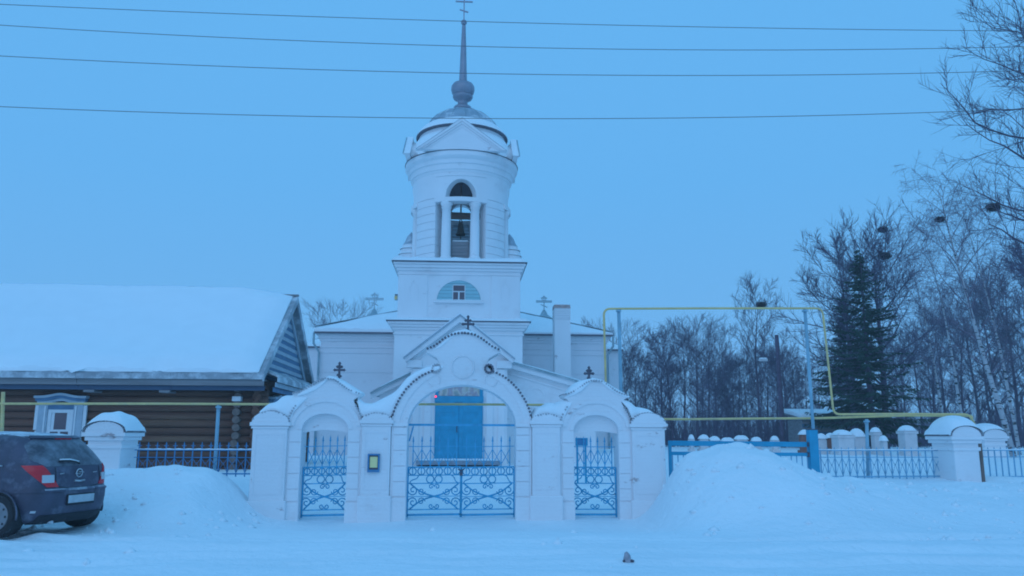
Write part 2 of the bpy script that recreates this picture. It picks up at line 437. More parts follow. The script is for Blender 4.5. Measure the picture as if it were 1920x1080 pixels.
def ring_strip(outer, inner, y0, y1):
    """moulding between two matched polylines, with thickness"""
    m = MB(); n = len(outer)
    v = [(x, y0, z) for x, z in outer] + [(x, y0, z) for x, z in inner] + [(x, y1, z) for x, z in outer] + [(x, y1, z) for x, z in inner]
    f = []
    for i in range(n-1):
        f += [(i, i+1, n+i+1, n+i), (2*n+i, 3*n+i, 3*n+i+1, 2*n+i+1), (i, 2*n+i, 2*n+i+1, i+1), (n+i, n+i+1, 3*n+i+1, 3*n+i)]
    f += [(0, n, 3*n, 2*n), (n-1, 3*n-1, 4*n-1, 2*n-1)]
    return m.add(v, f)

def snow_strip(bot, top, y0, y1, seed=1, prof=((0.0, 0.03), (-0.015, 0.30), (0.0, 0.58), (0.06, 0.82), (0.18, 0.97), (0.4, 1.02), (0.6, 1.02), (0.8, 0.95), (0.93, 0.75), (1.0, 0.4), (1.0, 0.03))):
    """a bank of snow lying on a sloping top: lofted along the depth with rounded shoulders"""
    rng = random.Random(seed)
    n = 40
    def resample(pts):
        L = [0]
        for a, b in zip(pts, pts[1:]): L.append(L[-1] + math.hypot(b[0]-a[0], b[1]-a[1]))
        return [(float(np.interp(L[-1]*k/n, L, [p[0] for p in pts])), float(np.interp(L[-1]*k/n, L, [p[1] for p in pts]))) for k in range(n+1)]
    B = resample(bot); T = resample(top)
    ph = [rng.uniform(0, 6) for _ in range(4)]
    rows = []
    for d, h in prof:
        row = []
        for k in range(n+1):
            bx, bz = B[k]; tx, tz = T[k]
            hh = h * (1 + 0.05*math.sin(k*0.5+ph[0]+d*3) + 0.04*math.sin(k*0.23+ph[1]))
            row.append((bx + (tx-bx)*hh, y0 + (y1-y0)*d + 0.015*math.sin(k*0.4+ph[2]), bz + (tz-bz)*hh))
        rows.append(row)
    m = MB().grid(rows)
    m.grid([rows[-1], rows[0]], False)
    nn = n + 1
    m.add([r_[0] for r_ in rows], [tuple(range(len(rows)))]); m.add([r_[-1] for r_ in rows], [tuple(range(len(rows)))])
    return m

# main arch: outline with the opening as a notch
half = [(132, 976), (132, 792), (131, 782), (127, 768), (119, 750), (107, 732), (93, 717), (78, 706), (64, 699), (54, 695), (48, 688), (46, 680), (50, 672), (60, 666), (70, 661), (71, 656), (59, 652), (47, 644), (36, 635), (24, 629), (12, 626), (0, 625)]
outer = [gp(*q) for q in half]
OPW = 102 * KX; SPR = zrow(800); TOP = zrow(722)
arch_in = arc_pts(0, OPW, TOP - SPR, SPR, 28)
poly = [q for q in reversed(outer)] 
left = [(-x, z) for x, z in outer]
poly = left[:-1] + list(reversed(outer))           # left foot, over the top, right foot
poly += [(OPW, outer[0][1])] + arch_in + [(-OPW, outer[0][1])]
def shifted(poly, z): return [(x, z if abs(zz - outer[0][1]) < 1e-6 else zz) for x, zz in poly]
poly = shifted(poly, -0.3)
bevel(MB().prism(poly, GY, GY + 0.62).build('arch_wall', M['white_gate'], gate), 0.015)
ring_strip(arc_pts(0, OPW + 0.10, TOP - SPR + 0.10, SPR, 28), arc_pts(0, OPW + 0.004, TOP - SPR + 0.004, SPR, 28), GY - 0.018, GY + 0.05).build('archivolt', M['white_gate'], gate)
# flush mouldings following the shoulder of the arch
sh = [gp(*q) for q in half[1:9]]
for s in (-1, 1):
    a = [(s*x, z) for x, z in sh]; b = [(s*(x-0.16), z-0.05) for x, z in sh]
    ring_strip(a, b, GY - 0.02, GY + 0.05).build('shoulder_moulding', M['white_gate'], gate)
    # round boss in the spandrel
    c = gp(54, 712)
    MB().tube([(s*c[0] + 0.13*math.cos(t*PI/12), GY - 0.004, c[1] + 0.13*math.sin(t*PI/12)) for t in range(25)], 0.016, 5, cap=False).build('roundel', M['white_gate'], gate)
c = gp(0, 688)
MB().tube([(c[0] + 0.235*math.cos(t*PI/16), GY - 0.004, c[1] + 0.235*math.sin(t*PI/16)) for t in range(33)], 0.020, 5, cap=False).build('roundel', M['white_gate'], gate)

# rusticated jamb blocks (proud courses) of the main arch and of the small arches
def jamb_courses(x0, x1, rows, y, face=0.022):
    for za, zb in zip(rows, rows[1:]):
        o = MB().box(x0, x1, y - face, y + 0.08, min(za, zb) + 0.008, max(za, zb) - 0.008).build('jamb_course', M['white_gate'], gate)
        bevel(o, 0.006, 1)
rows = [zrow(v) for v in (801, 816, 845, 874, 903, 931)]
for s in (-1, 1):
    a, b = sorted((s*(OPW + 0.004), s*(OPW + 0.28)))
    jamb_courses(a, b, rows, GY)
    o = MB().box(a - 0.012, b + 0.012, GY - 0.05, GY + 0.1, -0.3, zrow(933)).build('jamb_plinth', M['white_gate'], gate)
    bevel(o, 0.012)
    o = MB().box(a - 0.01, b + 0.01, GY - 0.045, GY + 0.1, zrow(800), zrow(793)).build('impost', M['white_gate'], gate)

# small arches
WC = 255
wh = [(69, 976), (69, 794), (66, 780), (60, 768), (53, 758), (50, 752), (56, 747), (63, 743), (64, 739), (52, 736), (40, 731), (28, 723), (19, 716), (10, 712), (0, 711)]
WOP = 42.5 * KX; WS = zrow(806); WT = zrow(777)
for s in (-1, 1):
    c = s * WC * KX
    o_ = [(x * KX, zrow(y)) for x, y in wh]
    pl = [(-x, z) for x, z in o_][:-1] + list(reversed(o_))
    pl += [(WOP, o_[0][1])] + arc_pts(0, WOP, WT - WS, WS, 22) + [(-WOP, o_[0][1])]
    pl = [(c + x, -0.3 if abs(z - o_[0][1]) < 1e-6 else z) for x, z in pl]
    bevel(MB().prism(pl, GY + 0.02, GY + 0.57).build('wicket_wall', M['white_gate'], gate), 0.012)
    # lunette set back above the opening
    lun = arc_pts(c, WOP + 0.01, WT - WS + 0.01, WS, 18)
    low = [(c - WOP - 0.01 + (2*WOP+0.02)*k/10, zrow(812) + 0.05*math.sin(PI*k/10)) for k in range(11)]
    MB().prism(lun + low, GY + 0.16, GY + 0.40).build('lunette', M['white_gate'], gate)
    ring_strip(arc_pts(c, WOP + 0.09, WT - WS + 0.09, WS, 22), arc_pts(c, WOP + 0.004, WT - WS + 0.004, WS, 22), GY, GY + 0.08).build('archivolt', M['white_gate'], gate)
    # broad band arching over the small opening
    ring_strip(arc_pts(c, 66*KX, zrow(748) - WS, WS, 24, 0.12, PI - 0.12), arc_pts(c, 58*KX, zrow(755) - WS, WS, 24, 0.12, PI - 0.12), GY - 0.01, GY + 0.08).build('arch_band', M['white_gate'], gate)
    for q in (-1, 1):
        a, b = sorted((c + q*(WOP + 0.004), c + q*(WOP + 0.25)))
        jamb_courses(a, b, [zrow(v) for v in (806, 830, 858, 888, 917, 940)], GY + 0.02, 0.02)
        MB().box(a - 0.01, b + 0.01, GY - 0.02, GY + 0.1, -0.3, zrow(942)).build('jamb_plinth', M['white_gate'], gate)

# piers with little round-headed caps
def pier(xc, hw, yf, yb, ztop, zcap, zpl):
    o = MB().box(xc - hw, xc + hw, yf, yb, -0.3, ztop).build('pier', M['white_gate'], gate); bevel(o, 0.015)
    o = MB().box(xc - hw - 0.05, xc + hw + 0.05, yf - 0.05, yb + 0.05, -0.3, zpl).build('pier_plinth', M['white_gate'], gate); bevel(o, 0.03)
    for k, (za, zb, ex) in enumerate(((ztop - 0.13, ztop - 0.085, 0.03), (ztop - 0.08, ztop - 0.002, 0.055))):
        o = MB().box(xc - hw - ex, xc + hw + ex, yf - ex, yb + ex, za, zb).build('pier_cornice', M['white_gate'], gate); bevel(o, 0.01)
    cap = arc_pts(xc, hw + 0.02, zcap - ztop, ztop, 14)
    MB().prism(cap + [(xc - hw - 0.02, ztop - 0.001), (xc + hw + 0.02, ztop - 0.001)], yf - 0.03, yb + 0.03).build('pier_cap', M['white_gate'], gate)
    # shallow raised panel border
    for (a, b, c_, d) in ((xc-hw+0.05, xc+hw-0.05, zpl+0.12, zpl+0.15), (xc-hw+0.05, xc+hw-0.05, ztop-0.26, ztop-0.23), (xc-hw+0.05, xc-hw+0.08, zpl+0.15, ztop-0.26), (xc+hw-0.08, xc+hw-0.05, zpl+0.15, ztop-0.26)):
        MB().box(a, b, yf - 0.012, yf + 0.02, c_, d).build('panel_border', M['white_gate'], gate)
for s in (-1, 1):
    pier(s*159*KX, 26.5*KX, GY - 0.06, GY + 0.68, zrow(788), zrow(776), zrow(929))
    pier(s*354.5*KX, 31.5*KX, GY - 0.06, GY + 0.72, zrow(793), zrow(773), zrow(938))

# dark tin tiles lining the tops, one by one
tile_me = MB().tube([(0, -0.05, 0), (0, 0.70, 0)], 0.026, 6).mesh('cap_tile', M['tile_dark'])
tile_me2 = MB().tube([(0, -0.035, 0), (0, 0.70, 0)], 0.021, 6).mesh('cap_tile', M['tile_pale'])
def tiles(pts, step=0.074, lift=0.008, y=GY, me=None):
    me = me or tile_me
    L = [0]
    for a, b in zip(pts, pts[1:]): L.append(L[-1] + math.hypot(b[0]-a[0], b[1]-a[1]))
    d = step / 2
    while d < L[-1]:
        x = float(np.interp(d, L, [p[0] for p in pts])); z = float(np.interp(d, L, [p[1] for p in pts]))
        link('cap_tile', me, gate, (x, y + random.uniform(-0.012, 0.012), z + lift + random.uniform(-0.004, 0.004)))
        d += step
sh2 = [gp(*q) for q in half[2:10]]
top2 = [gp(*q) for q in half[15:]]
for s in (-1, 1):
    tiles([(s*x, z) for x, z in sh2])
    tiles([(s*x, z) for x, z in top2])
    for t in range(11):      # scroll at the end of each shoulder
        a = PI * (1.5 - s*0.05) + s * t * PI / 5.5
        c = gp(50, 691)
        rr = 0.085
        link('cap_tile', tile_me if s > 0 else tile_me2, gate, (s*c[0] + rr*math.cos(a), GY, c[1] + rr*math.sin(a)))
    c = s * WC * KX
    tiles([(c - x*KX, zrow(y)) for x, y in wh[8:]] + [(c + x*KX, zrow(y)) for x, y in reversed(wh[8:-1])], 0.056, -0.006, GY, tile_me2)
    for q in (-1, 1):
        tiles([(c + q*x*KX, zrow(y)) for x, y in wh[1:5]], 0.06, -0.008, GY, tile_me2)
    for xc, hw, za, zb in ((s*159*KX, 27.5*KX, 788, 775), (s*354.5*KX, 33*KX, 793, 772)):
        tiles(arc_pts(xc, hw, zrow(zb) - zrow(za), zrow(za), 14), 0.056, -0.012, GY - 0.05, tile_me2)

# snow lying on the gateway
def snow(px_bot, px_top, name='snow_cap', y0=GY - 0.012, y1=GY + 0.74, seed=1):
    b = [((x - 866) * KX, zrow(y)) for x, y in px_bot]; t = [((x - 866) * KX, zrow(y)) for x, y in px_top]
    return snow_strip(b, t, y0, y1, seed).build(name, M['snow_cap'], gate)
snow([(808, 657), (822, 652), (838, 638), (852, 629), (870, 624), (890, 630), (905, 641), (920, 652), (938, 657)],
     [(806, 655), (822, 638), (838, 626), (852, 619), (870, 615), (888, 622), (906, 636), (920, 645), (939, 654)], seed=3)
snow([(676, 782), (690, 783), (707, 776), (722, 783), (734, 782), (740, 764), (752, 742), (770, 720), (790, 704), (812, 697), (828, 690)],
     [(668, 748), (680, 756), (696, 757), (712, 751), (728, 739), (742, 727), (760, 709), (776, 696), (794, 688), (812, 683), (828, 683)], seed=4)
snow([(1000, 788), (1010, 787), (1029, 776), (1046, 786), (1058, 790), (1063, 776), (1070, 764)],
     [(998, 776), (1006, 764), (1024, 758), (1044, 753), (1058, 750), (1068, 748), (1078, 745)], seed=5)
# left small arch: crest snow and the big slumped bank on the outer pier
snow([(558, 745), (575, 740), (592, 732), (604, 722), (612, 712), (625, 713), (638, 726), (655, 737), (672, 742)],
     [(557, 738), (572, 727), (590, 717), (604, 711), (613, 706), (626, 707), (640, 715), (656, 724), (676, 737)], seed=6)
snow([(482, 794), (490, 788), (505, 775), (520, 774), (536, 788), (548, 796), (552, 776), (562, 762), (572, 752)],
     [(480, 788), (487, 772), (504, 757), (522, 748), (538, 743), (552, 741), (562, 741), (570, 742), (578, 744)], seed=7)
snow([(1062, 745), (1078, 740), (1094, 731), (1106, 720), (1118, 711), (1132, 715), (1146, 727), (1162, 737), (1184, 744)],
     [(1060, 742), (1074, 724), (1092, 713), (1106, 708), (1119, 705), (1134, 709), (1150, 717), (1168, 728), (1188, 741)], seed=8)
snow([(1172, 752), (1182, 764), (1190, 784), (1200, 792), (1212, 779), (1226, 774), (1240, 781), (1256, 794)],
     [(1170, 744), (1184, 748), (1196, 756), (1206, 760), (1216, 764), (1228, 767), (1242, 776), (1258, 792)], seed=9)

# crosses on the three crests
def ortho_cross(name, x, y, z0, h, parent, mat, t=0.035, double=False, span=0.5):
    m = MB()
    m.box(x-t/2, x+t/2, y-t/2, y+t/2, z0, z0+h)
    e = 0.001
    bars = [(0.70, span), (0.87, span*0.45)]
    if double: bars = [(0.64, span*1.1), (0.72, span*1.1), (0.90, span*0.4)]
    for f_, w in bars:
        m.box(x-w*h/2, x+w*h/2, y-t/2-e, y+t/2+e, z0+h*f_-t/2, z0+h*f_+t/2)
        for q in (-1, 1):
            m.lathe([(0.001, z0+h*f_-t*0.8), (t*0.8, z0+h*f_), (0.001, z0+h*f_+t*0.8)], (x+q*w*h/2, y), 6)
    w = span * 0.5 * h
    m.bar((x-w/2, y, z0+h*0.40+w*0.2), (x+w/2, y, z0+h*0.40-w*0.2), t*0.9, t+2*e)
    m.lathe([(0.001, z0+h-t*0.3), (t*0.8, z0+h+t*0.5), (0.001, z0+h+t*1.4)], (x, y), 6)
    if double:
        m.tube([(x+0.13*h*math.cos(k*PI/8), y, z0+h*0.86+0.13*h*math.sin(k*PI/8)) for k in range(17)], t*0.35, 4, cap=False)
    return m.build(name, mat, parent)
for px_, yb, yt in ((875, 628, 592), (629, 714, 683), (1113, 714, 687)):
    x = (px_ - 866) * KX
    o = ortho_cross('cross', x, GY + 0.3, zrow(yb) - 0.05, zrow(yt) - zrow(yb) + 0.05, gate, M['iron_dark'], 0.045, span=0.5)
    MB().lathe([(0.07, zrow(yb) - 0.12), (0.05, zrow(yb) - 0.02), (0.02, zrow(yb) + 0.04)], (x, GY + 0.3), 8).build('cross_base', M['iron_dark'], gate)
# top bar that holds the gate frame inside the big opening
MB().box(-OPW - 0.02, OPW + 0.02, GY + 0.33, GY + 0.37, zrow(798.5), zrow(794.5)).build('cross_bar', M['iron_blue'], gate)
MB().bar((-OPW + 0.10, GY + 0.35, zrow(799)), (-OPW + 0.02, GY + 0.35, zrow(828)), 0.03).build('bracket', M['iron_blue'], gate)

# ------------------------------------------------------------------ iron gate leaves
def scroll(cx, cz, r0, turns, a0, sgn, y, n=16):
    pts = []
    for k in range(n+1):
        t = k / n
        r_ = r0 * (1 - 0.80*t); a = a0 + sgn * turns * 2*PI * t
        pts.append((cx + r_*math.cos(a), y, cz + r_*math.sin(a)))
    return pts
def s_curve(a, b, bow, y, n=8):
    ax, az = a; bx, bz = b
    nx, nz = -(bz-az), (bx-ax); L = math.hypot(nx, nz); nx /= L; nz /= L
    return [(ax+(bx-ax)*k/n + nx*bow*math.sin(2*PI*k/n), y, az+(bz-az)*k/n + nz*bow*math.sin(2*PI*k/n)) for k in range(n+1)]
def leaf(name, label, x0, x1, nb, y, hinge, tilt=0.0, lean=0.0, group='blue wrought iron gate leaves in the gateway'):
    t = thing(name, label, 'gate', ((x0 if hinge < 0 else x1), y, 0.05), group)
    mat = M['iron_blue']; w = x1 - x0
    Z = {k: zrow(v) for k, v in dict(tip=817, ball=827, r1=837.5, r2=877, r3=892.5, r4=908, mid=933, r5=958, bot=968).items()}
    def sl(x, z): return z + (x - (x0+x1)/2) * tilt
    def rail(z, th, hh): MB().bar((x0, y, sl(x0, z)), (x1, y, sl(x1, z)), th, hh).build('rail', mat, t)
    rail(Z['r1'], 0.022, 0.016); rail(Z['r2'], 0.026, 0.028); rail(Z['r3'], 0.022, 0.020); rail(Z['r4'], 0.022, 0.020)
    rail(Z['mid'], 0.018, 0.014); rail(Z['r5'], 0.022, 0.020); rail(Z['bot'], 0.030, 0.040)
    for s in (x0, x1):
        MB().bar((s, y, 0.06), (s, y, sl(s, Z['r2'] + (0.0 if abs(s - x0) < 1e-6 else 0.0))), 0.03).build('stile', mat, t)
    step = w / nb
    for k in range(nb):
        x = x0 + (k + 0.5) * step
        m = MB().bar((x, y, sl(x, Z['r3'])), (x, y, sl(x, Z['ball'])), 0.021)
        m.lathe([(0.001, sl(x, Z['ball'])-0.022), (0.026, sl(x, Z['ball'])-0.004), (0.012, sl(x, Z['ball'])+0.02), (0.016, sl(x, Z['ball'])+0.035), (0.001, sl(x, Z['tip']))], (x, y), 6)
        m.build('spear_bar', mat, t)
        if k < nb - 1:      # lattice between the bars
            x2 = x + step
            MB().bar((x, y-0.008, sl(x, Z['r1'])-0.06), (x2, y-0.008, sl(x2, Z['r2'])+0.05), 0.014).build('lattice_bar', mat, t)
            MB().bar((x, y+0.008, sl(x, Z['r2'])+0.05), (x2, y+0.008, sl(x2, Z['r1'])-0.06), 0.014).build('lattice_bar', mat, t)
        rr = min(step * 0.42, (Z['r2'] - Z['r3']) * 0.45); zc = sl(x, (Z['r2']+Z['r3'])/2)
        MB().tube([(x + rr*math.cos(q*PI/7), y, zc + rr*math.sin(q*PI/7)) for q in range(15)], 0.012, 4, cap=False).build('ring', mat, t)
    xm = (x0+x1)/2; rr = (Z['r3'] - Z['r4']) * 0.46
    for q in (-1, 1):
        MB().tube([(xm + q*rr*1.15 + rr*math.cos(k*PI/7), y, sl(xm, (Z['r3']+Z['r4'])/2) + rr*math.sin(k*PI/7)) for k in range(15)], 0.012, 4, cap=False).build('ring', mat, t)
        xe = xm + q*w*0.5
        MB().tube(s_curve((xm + q*w*0.47, sl(xe, Z['r4'])), (xm + q*w*0.30, sl(xe, Z['r3'])), 0.02, y), 0.011, 4).build('scroll', mat, t)
    # big saltire with scrolls
    for q in (-1, 1):
        MB().tube(s_curve((xm - q*w*0.46, sl(xm, Z['r5'])), (xm + q*w*0.46, sl(xm, Z['r4'])), q*0.045, y + q*0.006, 14), 0.017, 5).build('saltire_bar', mat, t)
        for up in (-1, 1):
            hz_ = (Z['r4'] - Z['r5']) / 2
            zc = sl(xm, Z['mid']) + up * hz_ * 0.46
            MB().tube(scroll(xm + q*w*0.40, zc, hz_*0.40, 1.4, PI/2*(1-q) + PI*(up < 0)*0 , -q*up, y), 0.012, 4).build('scroll', mat, t)
            MB().tube(scroll(xm + q*w*0.24, zc - up*hz_*0.08, hz_*0.30, 1.3, PI/2*(1+q), q*up, y), 0.011, 4).build('scroll', mat, t)
        for up in (-1, 1):
            zc = sl(xm, Z['mid']) + up * hz_ * 0.74
            MB().tube(scroll(xm + q*w*0.055, zc, hz_*0.22, 1.2, PI/2*(1+q), -q*up, y), 0.011, 4).build('scroll', mat, t)
    return t
ly = GY + 0.36
leaf('iron_gate_leaf', 'left leaf of the big blue wrought iron gate under the main arch', -OPW + 0.015, -0.012, 6, ly, -1, 0.012)
leaf('iron_gate_leaf', 'right leaf of the big blue wrought iron gate under the main arch', 0.012, OPW - 0.015, 6, ly, 1, 0.016)
leaf('iron_gate_leaf', 'narrow blue iron gate in the small arch beside the log house', -WC*KX - WOP + 0.02, -WC*KX + WOP - 0.02, 6, GY + 0.30, -1, 0.02)
leaf('iron_gate_leaf', 'narrow blue iron gate in the small arch beside the tall snow heap', WC*KX - WOP + 0.02, WC*KX + WOP - 0.02, 6, GY + 0.30, 1, -0.004)
# padlock and chain on the main leaves
pl = thing('padlock', 'small dark padlock on chain joining the two main gate leaves', 'padlock', (0, ly - 0.05, zrow(889)))
bevel(MB().box(-0.035, 0.03, ly - 0.07, ly - 0.035, zrow(893), zrow(887)).build('lock_body', M['iron_dark'], pl), 0.008)
MB().tube([(-0.02, ly - 0.05, zrow(887)), (-0.02, ly - 0.05, zrow(884)), (0.015, ly - 0.05, zrow(883.5)), (0.015, ly - 0.05, zrow(887))], 0.008, 5).build('shackle', M['iron_dark'], pl)
MB().tube([(-0.07, ly - 0.03, zrow(881)), (-0.01, ly - 0.045, zrow(883.8)), (0.06, ly - 0.03, zrow(881))], 0.012, 5).build('chain', M['iron_dark'], pl)

# notice box on the inner pier
nb_ = thing('notice_board', 'small dark blue notice box with yellow paper on white gate pier', 'notice board', ((703 - 866)*KX, GY - 0.08, zrow(868)))
xa, xb, za, zb = (693-866)*KX, (715-866)*KX, zrow(885), zrow(851)
yf_ = GY - 0.061
MB().box(xa, xb, yf_ - 0.025, yf_ - 0.002, za, zb).build('backing', M['iron_dark'], nb_)
for (a, b, c_, d) in ((xa, xa+0.03, za, zb), (xb-0.03, xb, za, zb), (xa+0.03, xb-0.03, zb-0.03, zb), (xa+0.03, xb-0.03, za, za+0.05)):
    MB().box(a, b, yf_ - 0.06, yf_ - 0.024, c_, d).build('frame', M['fence_blue'], nb_)
MB().box(xa+0.045, xb-0.045, yf_ - 0.031, yf_ - 0.026, za+0.09, zb-0.06).build('paper', M['yellow_paper'], nb_)

# ------------------------------------------------------------------ church
TA = 38.75                                   # distance of the tower's axis
def W(dx, py, Y): return P(864 + dx, py, Y).x - P(864, py, Y).x
TX = P(864, 420, TA).x
def cz(py, Y): return PZ(py, Y, 864)
church = thing('church', 'white village church with round bell tower, spire and blue door', 'church', (TX, 31.0, 0.3))
WH = M['white']

# square stages of the tower
HB = W(120, 640, 35.8); HU = W(114, 545, 36.0)
zc1 = cz(602, 35.7)
tower = MB().box(TX - HB, TX + HB, TA - HB, TA + HB, 0.0, zc1 - 0.02).build('tower_wall', WH, church)
def square_cornice(hw, steps, name='cornice', parent=None):
    for za, zb, ex in steps:
        o = MB().box(TX - hw - ex, TX + hw + ex, TA - hw - ex, TA + hw + ex, za, zb).build(name, WH, parent or church)
        bevel(o, 0.02)
square_cornice(HB, [(zc1 - 0.62, zc1 - 0.55, 0.06), (zc1 - 0.40, zc1 - 0.28, 0.10), (zc1 - 0.28, zc1 - 0.16, 0.20), (zc1 - 0.16, zc1 - 0.04, 0.30)])
MB().box(TX - HB - 0.36, TX + HB + 0.36, TA - HB - 0.36, TA + HB + 0.36, zc1 - 0.04, zc1 - 0.005).build('cornice_tin', M['tile_dark'], church)
def snow_slab(x0, x1, y0, y1, z, t, name, parent, seed=0, inset=0.12, n=14, hole=None):
    """snow lying on a ledge or cornice: uneven, rounded towards its edges"""
    rng = np.random.RandomState(seed); rows = []
    ny = max(6, int(n * (y1-y0) / max(0.1, (x1-x0))))
    for j in range(ny + 1):
        row = []
        for i in range(n + 1):
            u = i / n; v = j / ny
            x = x0 + (x1-x0)*u; y = y0 + (y1-y0)*v
            d = min(min(u, 1-u)*(x1-x0), min(v, 1-v)*(y1-y0))
            h = t * min(1.0, (d / inset)) ** 0.5
            row.append((x, y, z + h * (0.8 + 0.4*rng.rand()) + 0.002))
        rows.append(row)
    m = MB().grid(rows)
    return m.build(name, M['snow_cap'], parent)
snow_slab(TX - HB - 0.38, TX + HB + 0.38, TA - HB - 0.38, TA + HB + 0.38, zc1 - 0.005, 0.14, 'snow_cap', church, 2, 0.2, 30)
zu1 = cz(499, 36.0)
MB().box(TX - HU, TX + HU, TA - HU, TA + HU, zc1 - 0.01, zu1 + 0.02).build('tower_upper_wall', WH, church)
square_cornice(HU, [(zu1 - 0.44, zu1 - 0.38, 0.05), (zu1 - 0.25, zu1 - 0.12, 0.08), (zu1 - 0.12, zu1 + 0.02, 0.16), (zu1 + 0.02, zu1 + 0.12, 0.24)])
MB().box(TX - HU - 0.30, TX + HU + 0.30, TA - HU - 0.30, TA + HU + 0.30, zu1 + 0.12, zu1 + 0.16).build('cornice_tin', M['tile_dark'], church)
snow_slab(TX - HU - 0.32, TX + HU + 0.32, TA - HU - 0.32, TA + HU + 0.32, zu1 + 0.16, 0.22, 'snow_cap', church, 3, 0.25, 30)
# corner pilasters and blind lancets on the upper square stage
yfu = TA - HU
for s in (-1, 1):
    a, b = sorted((TX + s*HU*0.995, TX + s*HU*0.52))
    bevel(MB().box(a, b, yfu - 0.05, yfu + 0.05, zc1 + 0.02, zu1 - 0.45).build('pilaster', WH, church), 0.01)
    cx = TX + s * W(85, 545, 36); zb_, zt_ = cz(563, 36), cz(524, 36); hw = W(9, 545, 36)
    ou = [(cx - hw, zb_), (cx - hw, zt_ - 0.38), (cx, zt_), (cx + hw, zt_ - 0.38), (cx + hw, zb_)]
    inn = [(cx - hw + 0.05, zb_), (cx - hw + 0.05, zt_ - 0.40), (cx, zt_ - 0.09), (cx + hw - 0.05, zt_ - 0.40), (cx + hw - 0.05, zb_)]
    ring_strip(ou, inn, yfu - 0.075, yfu - 0.045).build('lancet_moulding', WH, church)
# lunette window of turquoise boards
lz0, lz1 = cz(565, 36), cz(526, 36); lr = W(41.5, 550, 36)
lx = TX + W(-1, 550, 36)
lun = MB().prism(arc_pts(lx, lr, lz1 - lz0, lz0, 24), yfu - 0.02, yfu + 0.1).build('lunette_window', M['dark_in'], church)
nbd = 6
for k in range(nbd):                                   # the boards, one by one
    za = lz0 + (lz1 - lz0) * k / nbd + 0.008; zb2 = lz0 + (lz1 - lz0) * (k+1) / nbd - 0.004
    def hwid(z): return lr * math.sqrt(max(0, 1 - ((z - lz0)/(lz1 - lz0))**2)) - 0.02
    p = [(lx - hwid(za), za), (lx + hwid(za), za), (lx + hwid(min(zb2, lz1-0.03)), zb2), (lx - hwid(min(zb2, lz1-0.03)), zb2)]
    MB().prism(p, yfu - 0.045, yfu - 0.021).build('board', M['turq'], lun)
ring_strip(arc_pts(lx, lr + 0.05, lz1 - lz0 + 0.05, lz0, 24), arc_pts(lx, lr - 0.012, lz1 - lz0 - 0.012, lz0, 24), yfu - 0.07, yfu - 0.0).build('frame', WH, lun)
wx0, wx1, wz0, wz1 = lx - W(10.5, 550, 36), lx + W(10.5, 550, 36), cz(564.5, 36), cz(536, 36)
MB().box(wx0, wx1, yfu - 0.052, yfu - 0.046, wz0, wz1).build('pane', M['glass'], lun)
zmid = cz(547.5, 36)
for a, b, c_, d in ((wx0 - 0.04, wx0, wz0, wz1), (wx1, wx1 + 0.04, wz0, wz1), (wx0, wx1, wz1, wz1 + 0.04), (wx0, wx1, zmid - 0.025, zmid + 0.025), (lx - 0.035, lx + 0.035, wz0, zmid - 0.026)):
    MB().box(a, b, yfu - 0.075, yfu - 0.047, c_, d).build('glazing_bar', M['white_paint'], lun)
bevel(MB().box(lx - lr - 0.12, lx + lr + 0.12, yfu - 0.16, yfu, lz0 - 0.10, lz0 - 0.003).build('window_sill', WH, church), 0.02)
snow_slab(lx - lr - 0.1, lx + lr + 0.1, yfu - 0.15, yfu, lz0 - 0.002, 0.05, 'sill_snow', church, 5, 0.05, 16)

# belfry: a hollow drum with four openings
RS = W(91, 430, TA); RI = RS - 0.55
YF = TA - RS
zb0 = cz(486, YF); zl0 = cz(377, YF); zl1 = cz(369, YF); zat = cz(335, YF); ztop = cz(322, YF)
A_OP = math.asin(min(0.95, W(48, 430, YF) / RS)); A_AR = math.asin(W(29.5, 350, YF) / RS)
def arc_wall(th0, th1, f0, f1, rin, rout, n):
    m = MB(); v = []; f = []
    for k in range(n+1):
        th = th0 + (th1-th0)*k/n
        a, b = f0(th), f1(th)
        cs, sn = math.cos(th), math.sin(th)
        v += [(TX+rin*cs, TA+rin*sn, a), (TX+rout*cs, TA+rout*sn, a), (TX+rout*cs, TA+rout*sn, b), (TX+rin*cs, TA+rin*sn, b)]
    for k in range(n):
        for q in range(4):
            f.append((4*k+q, 4*k+(q+1)%4, 4*k+4+(q+1)%4, 4*k+4+q))
    f += [(0,1,2,3), (4*n, 4*n+3, 4*n+2, 4*n+1)]
    return m.add(v, f)
card = [-PI/2, 0, PI/2, PI]
ncourse = 8
